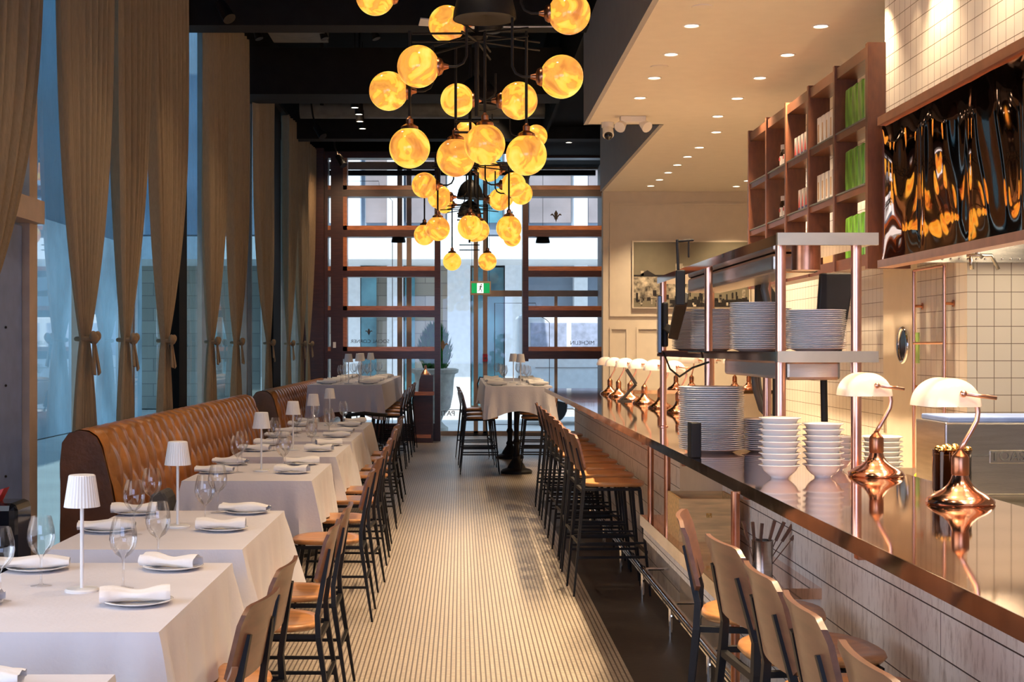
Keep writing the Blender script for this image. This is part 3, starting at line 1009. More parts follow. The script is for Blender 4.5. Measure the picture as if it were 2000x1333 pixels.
def cloth_mesh(x0, x1, y0, y1, z, drop, corner, seed, flare=0.085, low_left=False):
    """white cloth: flat top, hanging sides with folds, corners falling lower and outward"""
    r = random.Random(seed)
    mb = MB()
    per = []
    nx, ny = 28, 40
    for i in range(nx):
        per.append((x0 + (x1 - x0) * i / nx, y0, 0, -1, i / nx))
    for i in range(ny):
        per.append((x1, y0 + (y1 - y0) * i / ny, 1, 0, i / ny))
    for i in range(nx):
        per.append((x1 - (x1 - x0) * i / nx, y1, 0, 1, i / nx))
    for i in range(ny):
        per.append((x0, y1 - (y1 - y0) * i / ny, -1, 0, i / ny))
    n = len(per)
    ph = [r.uniform(0, 6) for _ in range(4)]
    rows = 9
    vs = []
    for j in range(rows + 1):
        t = j / rows
        for k, (x, y, ax, ay, q) in enumerate(per):
            dc = min(q, 1 - q)
            L = (x1 - x0) if ay else (y1 - y0)
            dist = dc * L                       # distance from the nearest corner
            cn = math.exp(-(dist / 0.10) ** 2)
            cw = math.exp(-(dist / 0.22) ** 2)
            # outward direction blends to the diagonal at a corner
            dx, dy = ax, ay
            sx = -1 if x < (x0 + x1) / 2 else 1
            sy = -1 if y < (y0 + y1) / 2 else 1
            vx, vy = dx * (1 - cn * 0.5) + sx * cn * 0.5, dy * (1 - cn * 0.5) + sy * cn * 0.5
            d = drop + (corner - drop) * cw
            if low_left and sx < 0:
                d = min(d, 0.27)
            fold = 0.012 * math.sin(dist * 22 + ph[k % 1] + (ax + 2 * ay)) * t + 0.03 * cw * math.sin(dist * 48 + ph[1]) * t
            out = 0.004 + (flare * (0.3 + 0.7 * cn) * t + fold)
            if t == 0:
                out = 0.0
            vs.append((x + vx * out, y + vy * out, z - d * t - (0.004 if j == 1 else 0)))
    fs = [(j * n + k, (j + 1) * n + k, (j + 1) * n + (k + 1) % n, j * n + (k + 1) % n) for j in range(rows) for k in range(n)]
    fs.append(tuple(range(n)))
    mb.add(vs, fs)
    return mb


def fmt(s):
    return s


ZT = 0.78


def table(cx, w, y0, y1, z, drop, corner, idx, where, high=False):
    t = thing('dining_table' if not high else 'high_table', 'table on black iron pedestals, %s' % where, 'table', (cx, (y0 + y1) / 2, 0),
              group='cloth-covered tables')
    L = (y1 - y0) / 2
    MB().box(-w / 2 + 0.01, w / 2 - 0.01, -L + 0.01, L - 0.01, z - 0.035, z - 0.004).build('tabletop', M['darkwood'], t)
    offs = (-L * 0.55, L * 0.55)
    if high:
        offs = (-L + 0.75, -L + 3.2) if L > 2.2 else (-L + 0.65, -L + 3.3)
    for oy in offs:
        b = MB()
        r0 = 0.20 if high else 0.22
        b.lathe([(r0, 0), (r0, 0.03), (r0 * 0.9, 0.05), (r0 * 0.6, 0.07), (r0 * 0.5, 0.11), (0.06, 0.17), (0.045, 0.20)], 24, (0, oy, 0))
        b.build('pedestal_foot', M['black'], t, smooth=True)
        b = MB()
        prof = [(0.045, 0.19), (0.055, 0.22), (0.035, 0.26), (0.035, 0.36), (0.05, 0.40), (0.032, 0.44), (0.032, z - 0.2), (0.045, z - 0.15), (0.04, z - 0.035)]
        b.lathe(prof, 16, (0, oy, 0))
        b.build('column', M['black'], t, smooth=True)
    cm = cloth_mesh(cx - w / 2, cx + w / 2, y0, y1, z, drop, corner, idx, low_left=(y0 > 8 and not high))
    o = cm.build('tablecloth', M['cloth'], None, smooth=35)
    tag(o, 'white tablecloth draped over the %s' % where, 'tablecloth', 'white tablecloths')
    return t


TB = [(2.20, 3.57), (4.10, 5.42), (5.78, 7.16), (8.76, 10.08), (10.68, 12.08), (12.45, 13.80), (14.25, 15.70)]


def trx(d):
    return -0.868 - 0.0105 * max(0, d - 4.5)


TN = ['nearest white table at the bottom left', 'second white table from the camera', 'third white table from the camera', 'fourth white table, first beside the banquette',
      'fifth white table from the camera', 'sixth white table from the camera', 'last low white table before the high tables']
for i, (y0, y1) in enumerate(TB):
    rx = trx((y0 + y1) / 2)
    w = 0.80
    table(rx - w / 2, w, y0, y1, ZT, 0.31, 0.40, i, TN[i])
table(-1.48, 0.94, 18.1, 24.0, 1.13, 0.34, 0.45, 20, 'long high table at the far left', True)
table(0.71, 0.82, 17.4, 22.3, 1.13, 0.30, 0.41, 21, 'high table by the doorway', True)

bs = thing('spindle_chair', 'black curved-back spindle chair at the end of the low table row', 'chair', (-1.12, 16.75, 0))
bs_ = MB()
bs_.tube([(0.24 * math.cos(a), -0.24 * math.sin(a) * 0.9, 0.84 - 0.03 * abs(math.cos(a))) for a in [PI * k / 14 for k in range(15)]], 0.022, 8)
bs_.build('back_rail', M['black'], bs, smooth='all')
for k in range(9):
    a = PI * k / 8
    MB().tube([(0.19 * math.cos(a), -0.19 * math.sin(a) * 0.9, 0.46), (0.24 * math.cos(a), -0.24 * math.sin(a) * 0.9, 0.83)], 0.007, 6).build('spindle', M['black'], bs)
MB().lathe([(0.15, 0.43), (0.21, 0.44), (0.215, 0.46), (0.2, 0.47), (0.001, 0.465)], 24).build('seat', M['black'], bs, smooth=True)
for x, y in ((-0.17, -0.16), (0.17, -0.16), (-0.17, 0.16), (0.17, 0.16)):
    MB().tube([(x * 1.25, y * 1.25, 0), (x * 0.8, y * 0.8, 0.44)], [0.011, 0.016], 8).build('leg', M['black'], bs)

# ---- table lamp
lp = thing('table_lamp', 'x', 'lamp')
MB().lathe([(0.056, 0), (0.057, 0.006), (0.052, 0.011), (0.012, 0.013), (0.001, 0.013)], 28).build('base', M['lampwhite'], lp, smooth=True)
MB().lathe([(0.0065, 0.012), (0.0065, 0.35)], 12).build('stem', M['lampwhite'], lp, smooth=True)
MB().lathe([(0.060, 0.285), (0.044, 0.39), (0.040, 0.393), (0.001, 0.393)], 64, ribs=1, ramp=-0.03, cap=False).build('lamp_shade', M['lampwhite'], lp)
lamp = Maker(lp)

# ---- wine glass
wg = thing('wine_glass', 'x', 'wine glass')
MB().lathe([(0.036, 0.0), (0.036, 0.0015), (0.010, 0.005), (0.0045, 0.012), (0.0035, 0.05), (0.004, 0.095), (0.010, 0.105),
            (0.028, 0.118), (0.042, 0.14), (0.0475, 0.165), (0.045, 0.195), (0.038, 0.225), (0.0335, 0.240)], 24, cap=False).build('bowl_and_stem', M['glass'], wg, smooth='all')
# a single-mesh thing reads more simply
wgm = wg.children[0]
wgm.parent = None
bpy.data.objects.remove(wg)
wgm.name = 'wine_glass'
tag(wgm, 'x', 'wine glass')
glassm = Maker(wgm)

# ---- plate and napkin
pl = MB().lathe([(0.001, 0.002), (0.055, 0.002), (0.06, 0.0), (0.064, 0.0), (0.075, 0.006), (0.110, 0.014), (0.112, 0.016), (0.109, 0.017),
                 (0.076, 0.010), (0.066, 0.005), (0.001, 0.005)], 36, cap=False).build('dinner_plate', M['china'], smooth='all')
tag(pl, 'x', 'plate')
plate = Maker(pl)
nk = []
for s in range(3):
    r = random.Random(s + 40)
    p1, p2, p3 = r.uniform(0, 6), r.uniform(0, 6), r.uniform(0, 6)

    def nf(u, v, p1=p1, p2=p2, p3=p3):
        a = 2 * PI * u
        L = 0.125 if s != 1 else 0.11
        y = (v - 0.5) * 2 * L
        rx = 0.042 * (1 + 0.25 * math.sin(v * 5 + p1)) * (1 if 0.04 < v < 0.96 else 0.82)
        rz = 0.020 * (1 + 0.35 * math.sin(v * 7 + p2) + 0.15 * math.sin(3 * a + p3 + v * 4))
        x = rx * math.cos(a) + 0.008 * math.sin(v * 9 + p3)
        z = max(0.0, 0.018 + rz * math.sin(a) + 0.004 * math.sin(a * 5 + v * 3))
        return (x, y, z)
    mb = MB().grid(nf, 20, 16)
    o = mb.build('rolled_napkin', M['napkin'], smooth='all')
    # close the ends with a soft spiral look
    e = MB()
    tag(o, 'x', 'napkin')
    nk.append(Maker(o))

SIDE = [('left', -0.56), ('right', -0.20)]
rg = random.Random(21)


def settings(ti, cxr, rows, z, short):
    """two rows of places: left by the banquette, right by the aisle"""
    for ri, yy in enumerate(rows):
        for sn, off in (('left side', -0.69), ('aisle side', -0.175)):
            x = cxr + off + rg.uniform(-0.02, 0.02)
            y = yy + rg.uniform(-0.03, 0.03)
            pos = 'near' if ri == 0 else 'far'
            plate.put((x, y, z), 0, 'white side plate, %s %s of the %s' % (pos, sn, short), 'plates under the rolled napkins')
            nm = nk[rg.randrange(3)]
            nm.put((x - 0.01, y, z + 0.012), PI / 2 + rg.uniform(-0.35, 0.35), 'rolled white napkin on the %s plate, %s of the %s' % (pos, sn, short),
                   'rolled napkins on plates')


SH = ['first low table', 'second low table', 'third low table', 'fourth low table', 'fifth low table', 'sixth low table', 'last low table']
for i, (y0, y1) in enumerate(TB):
    rx = trx((y0 + y1) / 2)
    c = (y0 + y1) / 2
    if i == 0:
        plate.put((-1.18, 3.42, ZT), 0, 'white side plate cut by the bottom edge of the picture, on the nearest table', 'plates under the rolled napkins')
        nk[0].put((-1.18, 3.42, ZT + 0.012), PI / 2, 'rolled white napkin cut by the bottom edge of the picture', 'rolled napkins on plates')
        continue
    settings(i, rx, (c - 0.24, c + 0.48) if i == 1 else (c - 0.12, c + 0.54), ZT, SH[i])
    lamp.put((rx - 0.405, c + 0.03, ZT), 0, 'white cordless table lamp with ribbed shade on the %s' % SH[i], 'white table lamps')
    gpos = {1: [(-0.62, -0.16), (-0.28, 0.09), (-0.575, 0.14), (-0.27, 0.60)], 2: [(-0.545, -0.23), (-0.28, 0.03), (-0.60, 0.38), (-0.32, 0.60)]}.get(
        i, [(-0.55, -0.06), (-0.25, -0.05), (-0.60, 0.45), (-0.30, 0.46)])
    for gi, (gx, gy) in enumerate(gpos):
        glassm.put((rx + gx, c + gy, ZT), 0, 'clear wine glass on the %s, %s from the camera' % (SH[i], ORD[gi] if i != 1 else ORD[gi]), 'wine glasses on the low tables')

ZH = 1.13
for i, y in enumerate((18.5, 19.6, 20.8, 22.1)):
    lamp.put((-1.43 - 0.0 * i + (0.03 if i % 2 else -0.03), y, ZH), 0, 'white table lamp on the long left high table, %s from the camera' % ORD[i], 'white table lamps')
k = 0
for i in range(7):
    y = 18.45 + i * 0.72
    for sn, x in (('left', -1.74), ('right', -1.20)):
        plate.put((x, y, ZH), 0, 'white plate in the %s row of the left high table, %s from the camera' % (sn, ORD[i]), 'plates under the rolled napkins')
        nk[i % 3].put((x, y, ZH + 0.012), PI / 2 + rg.uniform(-0.3, 0.3), 'rolled napkin in the %s row of the left high table, %s from the camera' % (sn, ORD[i]), 'rolled napkins on plates')
    for sn, x in (('left', -1.60), ('right', -1.34)):
        glassm.put((x + rg.uniform(-0.03, 0.03), y + 0.2, ZH), 0, 'wine glass in the %s row of the left high table, %s from the camera' % (sn, ORD[i]), 'wine glasses on the high tables')
for i, y in enumerate((18.1, 19.2)):
    lamp.put((0.71 + 0.05 * (1 - i), y, ZH), 0, 'white table lamp on the high table by the doorway, %s from the camera' % ORD[i], 'white table lamps')
for i in range(5):
    y = 17.75 + i * 0.85
    for sn, x in (('left', 0.45), ('right', 0.97)):
        plate.put((x, y, ZH), 0, 'white plate in the %s row of the doorway high table, %s from the camera' % (sn, ORD[i]), 'plates under the rolled napkins')
        nk[i % 3].put((x, y, ZH + 0.012), PI / 2 + rg.uniform(-0.3, 0.3), 'rolled napkin in the %s row of the doorway high table, %s from the camera' % (sn, ORD[i]), 'rolled napkins on plates')
    for sn, x in (('left', 0.56), ('right', 0.86)):
        glassm.put((x + rg.uniform(-0.02, 0.02), y + 0.25, ZH), 0, 'wine glass in the %s row of the doorway high table, %s from the camera' % (sn, ORD[i]), 'wine glasses on the high tables')

# ================================================================ BANQUETTES


def banquette(label, y0, y1, xo=0.0, cut=0.0):
    t = thing('banquette', label, 'banquette', (xo, 0, 0))
    # profile of the back, from the seat up over the roll and down behind
    P = [(-2.10, 0.47), (-2.115, 0.60), (-2.14, 0.75), (-2.175, 0.90), (-2.20, 0.99), (-2.23, 1.05), (-2.28, 1.085), (-2.34, 1.095),
         (-2.40, 1.075), (-2.44, 1.02), (-2.45, 0.9), (-2.45, 0.5), (-2.45, 0.05)]
    acc = [0]
    for a, b in zip(P, P[1:]):
        acc.append(acc[-1] + math.hypot(b[0] - a[0], b[1] - a[1]))
    T = acc[-1]

    def at(sv):
        for i in range(len(P) - 1):
            if sv <= acc[i + 1] + 1e-9:
                q = (sv - acc[i]) / (acc[i + 1] - acc[i])
                a, b = P[i], P[i + 1]
                tx, tz = b[0] - a[0], b[1] - a[1]
                l = math.hypot(tx, tz)
                return a[0] + tx * q, a[1] + tz * q, tz / l, -tx / l
        return P[-1][0], P[-1][1], 1, 0
    L = y1 - y0
    cu, cv = 0.125, 0.20

    def fn(u, v):
        # denser sampling on the tufted front
        sv = T * (v * 0.62 if v < 0.8 else 0.496 + (v - 0.8) / 0.2 * 0.504)
        x, z, nx, nz = at(min(sv, T))
        y = y0 + L * u
        a = y / cu + sv / cv
        b = y / cu - sv / cv
        h = 0.040 * math.sqrt(abs(math.sin(PI * a / 2) * math.sin(PI * b / 2)) + 1e-6)
        h += 0.010 * abs(math.sin(PI * y / cu))
        fade = 1.0 if sv < 0.60 else max(0.0, 1 - (sv - 0.60) / 0.16)
        if u < 0.01 or u > 0.99:
            fade = 0.2
        h *= fade
        return (x + nx * h, y, z + nz * h)
    nu = int(L / 0.0165)
    bk = MB().grid(fn, nu, 60, flip=False)
    bk.build('tufted_back', M['leather'], t, smooth='all')
    for y, nm in ((y0, 'near'), (y1, 'far')):
        e = MB()
        pts = [(p[0], p[1]) for p in P] + [(-2.10, 0.05)]
        e.prism(pts, y - 0.02, y + 0.02)
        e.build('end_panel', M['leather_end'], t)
    st = MB()
    n = 10

    def sf(u, v):
        y = y0 + L * u
        pr = [(-2.12, 0.46), (-1.9, 0.475), (-1.70, 0.475), (-1.64, 0.46), (-1.62, 0.42), (-1.62, 0.36), (-1.64, 0.33)]
        i = min(int(v * 6), 5)
        q = v * 6 - i
        return (min(pr[i][0] * (1 - q) + pr[i + 1][0] * q - (cut if i > 0 or q > 0.5 else 0), -1.0), y, pr[i][1] * (1 - q) + pr[i + 1][1] * q)
    st.grid(sf, 30, 12, flip=True)
    st.build('seat_cushion', M['leather'], t, smooth='all')
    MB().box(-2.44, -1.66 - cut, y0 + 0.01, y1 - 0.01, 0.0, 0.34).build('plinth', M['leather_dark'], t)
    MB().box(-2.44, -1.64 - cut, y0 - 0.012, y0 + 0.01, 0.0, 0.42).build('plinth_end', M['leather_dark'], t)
    return t


banquette('long tan tufted leather banquette under the curtains, nearer one', 8.72, 15.15)
banquette('shorter tan tufted leather banquette beside the far high table', 16.7, 23.4, cut=0.36)
# grey bag on the banquette seat
gb = MB()
gb.prism([(-0.09, 0), (0.10, 0), (0.06, 0.20), (0.03, 0.25), (-0.05, 0.22)], -0.12, 0.12, plane='xz')
o = gb.build('grey_bag', mat('grey_felt', (0.12, 0.11, 0.10), 0.9, var=0.2, bump=0.3), None, bevel=0.02, loc=(-1.86, 8.86, 0.475))
tag(o, 'slouching dark grey bag on the near end of the banquette seat', 'bag')
# armchair and black case at the left edge
ac = thing('leather_armchair', 'brown leather armchair at the left edge of the picture', 'armchair', (-2.35, 7.55, 0), 0.15)
ac.location = (-2.30, 6.74, 0)


def acf(u, v):
    a = PI * (0.0 + 1.0 * u)
    r = 0.27 + 0.03 * math.sin(PI * v)
    return (0.02 - r * math.sin(a) * 0.9, r * math.cos(a), 0.25 + 0.72 * v - 0.18 * abs(math.cos(a)) * v)


b = MB().grid(acf, 20, 10)


def acf2(u, v):
    x, y, z = acf(u, v)
    return (x * 0.80 + 0.01, y * 0.82, z - 0.005)


b.grid(acf2, 20, 10, flip=True)
b.grid(lambda u, v: tuple(Vector(acf(u, 1)).lerp(Vector(acf2(u, 1)), v)), 20, 2)
b.build('curved_back', M['leather'], ac, smooth='all')
MB().box(-0.2, 0.22, -0.2, 0.2, 0.32, 0.46).build('seat_cushion', M['leather'], ac, bevel=0.03)
for x, y in ((-0.18, -0.2), (0.2, -0.2), (-0.18, 0.2), (0.2, 0.2)):
    MB().bar((x, y, 0), (x * 0.9, y * 0.9, 0.32), 0.02, 0.035).build('leg', M['black'], ac)
bc = thing('black_case', 'black hard case with chrome clasps at the left edge beside the table', 'bag', (-1.93, 6.13, 0.0))
MB().box(-0.16, 0.05, -0.12, 0.12, 0.60, 0.94).build('body', M['black_gloss'], bc, bevel=0.03)
MB().box(-0.13, 0.02, -0.10, 0.10, 0.0, 0.60).build('wheeled_base', M['black'], bc)
MB().tube([(-0.10, -0.125, 0.84), (-0.07, -0.14, 0.87), (-0.04, -0.125, 0.84)], 0.006, 6).tube([(-0.12, -0.125, 0.69), (-0.07, -0.14, 0.71), (-0.03, -0.125, 0.69)], 0.006, 6).build('clasp', M['chrome'], bc, smooth='all')
MB().prism([(-0.16, 0.93), (-0.05, 0.94), (-0.02, 1.0), (-0.14, 0.96)], -0.06, 0.02).build('red_scarf', M['red'], bc)

# ================================================================ CURTAINS
XC = -2.55


def curtain(i, y0, y1, yt, ztop, label, ztie=1.66):
    t = thing('curtain', label, 'curtain', (XC + 0.04, yt, 0), group='tied linen curtains on the left windows')
    r = random.Random(100 + i)
    nf = max(4, int((y1 - y0) / 0.16))
    ph = r.uniform(0, 6)
    ph2 = r.uniform(0, 6)
    W0 = y1 - y0
    c0 = (y0 + y1) / 2 - yt

    def fn(u, v):
        z = ztop * (1 - v) + 0.03 * v
        if z > ztie:
            q = (z - ztie) / (ztop - ztie)
            e = 1 - (1 - min(1, q)) ** 3.4
            w = 0.17 + (W0 - 0.17) * e
            c = c0 * e
        else:
            q = (ztie - z) / ztie
            w = 0.17 + 0.40 * (1 - (1 - min(1, q * 1.1)) ** 2.6)
            c = 0.02 * q
        y = c + (u - 0.5) * w
        am = min(0.06, 0.30 * w / nf + 0.016)
        x = am * (math.sin(u * nf * 2 * PI + ph) + 0.35 * math.sin(u * nf * 4.3 * PI + ph2 + v * 2))
        x *= (0.75 + 0.25 * math.sin(v * 3 + ph))
        if abs(z - ztie) < 0.05:
            x *= 0.8
        return (x, y, z)
    m = MB().grid(fn, nf * 10, 70)
    m.build('drape', M['curtain'], t, smooth='all')
    b = MB()
    b.tube([(0.055 * math.cos(a), 0.07 * math.sin(a), ztie) for a in [2 * PI * k / 16 for k in range(17)]], 0.016, 8, caps=False)
    kx = 0.06
    b.sphere((kx, 0.0, ztie), 0.036, 12, 8)
    for s in (-1, 1):
        b.sphere((kx + 0.01, 0.055 * s, ztie + 0.02), 0.045, 12, 8, sx=0.5, sy=1.0, sz=0.75)
        a0 = Vector((kx, 0.015 * s, ztie - 0.02))
        b.bar(a0, a0 + Vector((0.015, 0.05 * s + 0.02, -0.17 - 0.05 * r.random())), 0.03, 0.06, 0.01, 0.012)
    b.build('tie_bow', M['curtain'], t, smooth=60)
    return t


CN = ['cut by the left edge of the picture', 'nearest fully seen', 'second fully seen', 'third fully seen, beside the black column',
      'fourth, just past the black column', 'fifth, ending at the first curtain group', 'wide one before the second black column',
      'first of the four farthest', 'second of the four farthest', 'third of the four farthest', 'farthest, next to the wooden screen']
CD = [(6.7, 8.45, 7.25, 5.2), (8.9, 10.25, 9.5, 5.2), (10.3, 11.4, 10.65, 5.2), (11.45, 12.95, 12.05, 5.2), (14.0, 15.2, 14.3, 5.2),
      (15.3, 16.7, 15.9, 5.2), (17.35, 18.95, 18.55, 4.95), (20.4, 21.6, 20.75, 4.95), (21.6, 22.9, 22.3, 4.95), (22.9, 24.2, 23.4, 4.95),
      (24.6, 25.8, 25.0, 4.95)]
for i, (a, b, c_, zt) in enumerate(CD):
    curtain(i, a, b, c_, zt, 'taupe linen curtain tied at mid height, %s' % CN[i])

# ================================================================ CHANDELIERS
GR = 0.125


def chandelier(label, cy, globes, cx=0.1, ztop=4.9):
    t = thing('globe_chandelier', label, 'chandelier', (cx, cy, 0), group='amber globe chandeliers')
    f = MB()
    hub_z = 3.55
    f.tube([(0, 0, ZB), (0, 0, 3.05)], 0.014, 8)
    f.lathe([(0.05, 0), (0.07, 0.02), (0.05, 0.05)], 12, (0, 0, 3.52))
    for zz, n, rr_ in ((3.52, 6, 0.42), (3.57, 6, 0.42)):
        for k in range(n):
            a = 2 * PI * k / n + 0.3
            f.tube([(0, 0, zz), (rr_ * math.cos(a), rr_ * math.sin(a), zz - 0.03)], 0.007, 6)
    f.tube([(-0.14, 0, 2.95), (0.14, 0, 2.95)], 0.008, 6)
    f.tube([(-0.14, 0, 3.02), (0.14, 0, 3.02)], 0.008, 6)
    f.build('frame', M['black'], t, smooth=True)
    for (x, y, z, kind) in globes:
        g = MB().sphere((0, 0, 0), GR, 32, 20).build('globe', M['globe'], t, smooth='all', loc=(x, y, z))
        cap = MB()
        if kind == 'up':
            cap.lathe([(0.001, 0.03), (0.052, 0.0), (0.055, -0.018), (0.048, -0.022), (0.040, -0.03)][::-1], 20, (0, 0, GR + 0.005), cap=True)
            cap.lathe([(0.022, 0.02), (0.022, 0.05), (0.012, 0.06), (0.008, 0.07)], 14, (0, 0, GR))
        else:
            s = -1 if kind == 'right' else 1     # side on which the cap sits
            cap.lathe([(0.050, -0.022), (0.055, 0), (0.045, 0.02), (0.022, 0.03), (0.012, 0.06)], 20, (0, 0, 0), axis='x')
            cap.v = [(GR * 0.96 * s + vx * s, vy, vz) for vx, vy, vz in cap.v]
        cap.build('globe_cap', M['copper_dark'], g, smooth=40)
        rod = MB()
        if kind == 'up':
            rod.tube([(x, y, z + GR + 0.05), (x, y, 3.54)], 0.009, 8)
        else:
            s = -1 if kind == 'right' else 1
            x1 = x + s * (GR + 0.05)
            hx = x1 + s * 0.11
            pts = [(x1, y, z), (x1 + s * 0.05, y, z), (x1 + s * 0.09, y, z + 0.02), (hx, y, z + 0.06), (hx, y, max(z + 0.2, 3.54))]
            rod.tube(pts, 0.008, 8)
        rod.build('rod', M['black'], t, smooth=True)
    return t


def G(px, py, d, kind, cx, cy):
    """globe centre from where it shows in the photo and how far away it hangs"""
    return ((px - 900) * d / F - cx, d - cy, H + (680 - py) * d / F, kind)


A = [(733, -8, 9.1, 'left'), (873, 47, 9.6, 'left'), (1112, 26, 8.4, 'right'), (817, 130, 8.4, 'left'), (759, 178, 9.1, 'left'), (1097, 150, 8.2, 'right'),
     (1013, 197, 9.4, 'right'), (800, 289, 8.7, 'up'), (890, 308, 9.2, 'up'), (947, 282, 8.7, 'up'), (1028, 303, 8.7, 'up'), (893, 196, 10.6, 'left')]
chandelier('largest amber globe chandelier, nearest the camera', 8.9, [G(a, b, d, k, 0.1, 8.9) for a, b, d, k in A])
B = [(829, 362, 13.9, 'left'), (858, 385, 14.9, 'left'), (1003, 361, 14.3, 'right'), (1018, 378, 15.6, 'right'), (976, 390, 16.0, 'right'), (855, 447, 14.5, 'up'),
     (918, 444, 14.2, 'up'), (934, 450, 15.7, 'up'), (994, 446, 13.9, 'up'), (911, 258, 15.8, 'left'), (1047, 266, 15.6, 'right'), (956, 334, 16.4, 'left'), (829, 459, 16.8, 'up')]
chandelier('middle amber globe chandelier', 15.0, [G(a, b, d, k, 0.1, 15.0) for a, b, d, k in B])
Cg = [(883, 511, 19.2, 'up'), (952, 511, 19.2, 'up'), (926, 456, 20.4, 'up'), (1000, 465, 20.2, 'up'), (868, 400, 20.0, 'left'), (948, 335, 19.8, 'right'), (985, 388, 19.6, 'right')]
chandelier('smallest-looking amber globe chandelier, farthest from the camera', 19.6, [G(a, b, d, k, 0.12, 19.6) for a, b, d, k in Cg], cx=0.12)

# black dome pendants in the centre line
dm = thing('dome_pendant', 'x', 'pendant lamp')
prof = [(0.20, 0.0), (0.195, 0.05), (0.175, 0.13), (0.14, 0.20), (0.09, 0.25), (0.045, 0.275), (0.03, 0.29), (0.03, 0.34), (0.001, 0.35)]
MB().lathe(prof, 32, cap=False).lathe([(0.194, 0.002), (0.001, 0.03)], 32, cap=False).build('dome_shade', M['black'], dm, smooth=True)
MB().lathe([(0.185, 0.006), (0.001, 0.034)], 32, cap=False).build('diffuser', mat('grey_diffuser', (0.45, 0.42, 0.38), 0.6), dm, smooth=True)
MB().tube([(0, 0, 0.35), (0, 0, 2.2)], 0.006, 6).build('cord', M['black'], dm)
dome = Maker(dm)
for i, (x, y, z) in enumerate(((0.138, 8.22, 3.50), (0.145, 13.0, 3.80), (0.14, 21.3, 3.84), (0.145, 23.5, 3.76))):
    dome.put((x, y, z), 0, 'black dome pendant in the centre line of globes, %s from the camera' % ORD[i], 'black dome pendants', scale=(0.92 if i == 0 else 1.0))
sd = thing('dome_pendant', 'x', 'pendant lamp')
MB().lathe([(r_ * 0.62, z_ * 0.62) for r_, z_ in prof], 28, cap=False).build('dome_shade', M['black'], sd, smooth=True)
MB().tube([(0, 0, 0.2), (0, 0, 1.56)], 0.004, 6).build('cord', M['black'], sd)
small = Maker(sd)
for i, (x, y, z) in enumerate(((-1.08, 24.64, 3.43), (1.42, 24.64, 3.42))):
    o = small.put((x, y, z), 0, 'small black dome pendant behind the %s wooden screen' % ('left', 'right')[i], 'small dome pendants')

# ================================================================ CEILING FIXTURES
dl = thing('downlight', 'x', 'ceiling light')
MB().lathe([(0.062, 0.0), (0.062, -0.004), (0.050, -0.006), (0.046, -0.001)], 24, cap=False).build('trim', M['trimring'], dl, smooth=True)
MB().lathe([(0.001, -0.0012), (0.046, -0.0012)], 24, cap=False).build('lens', M['downlight'], dl)
down = Maker(dl)
DLs = []
for i, (px, py) in enumerate(((1351, 50), (1309, 106), (1274, 152), (1246, 191))):
    DLs.append((1.56, 2.18 * F / (680 - py), 'left'))
for px, py in ((1603, 51), (1538, 107), (1484, 152), (1440, 192), (1402, 227), (1399, 258), (1366, 288)):
    d = 2.18 * F / (680 - py)
    DLs.append(((px - 900) * d / F, d, 'right'))
for px, py in ((1343, 306), (1323, 322), (1305, 337), (1288, 351), (1271, 363)):
    d = 2.18 * F / (680 - py)
    DLs.append(((px - 900) * d / F, d, 'far'))
for px, py in ((1438, 364), (1460, 353)):
    d = 2.18 * F / (680 - py)
    DLs.append(((px - 900) * d / F, d, 'corner'))
for d in (8.6, 7.6, 6.6, 5.6, 4.6, 3.6, 2.6):
    DLs.append((1.56, d, 'over'))
    DLs.append((2.44, d, 'over'))
cnt = {}
LB = {'left': 'left row over the bar', 'right': 'right row over the bar', 'far': 'far diagonal row', 'corner': 'pair above the framed picture', 'over': 'row overhead'}
for x, d, g in DLs:
    cnt[g] = cnt.get(g, 0) + 1
    down.put((x, d, ZC), 0, 'small round lit downlight in the cream ceiling, %s, %s' % (LB[g], ORD[cnt[g] - 1]), 'downlights in the cream ceiling')
    light('downlight_beam', 'SPOT', (x, d, ZC - 0.02), (90 if (x > 2 and d < 9.7) else (170 if d < 5 else 400)) if d < 14 else 170, (1.0, 0.74, 0.46), (0, 0, 0), spot_size=math.radians(95), spot_blend=0.8, shadow_soft_size=0.05)
# wall washers for the tiled bulkhead
for i, d in enumerate((8.0, 7.1, 6.2)):
    down.put((2.42, d + 0.12, ZC), 0, 'downlight close to the tiled wall above the copper hood, %s' % ORD[i], 'downlights in the cream ceiling')
    light('downlight_beam', 'SPOT', (2.44, d, ZC - 0.02), 9, (1.0, 0.75, 0.47), (0, 0, 0), spot_size=math.radians(60), spot_blend=0.6, shadow_soft_size=0.02)

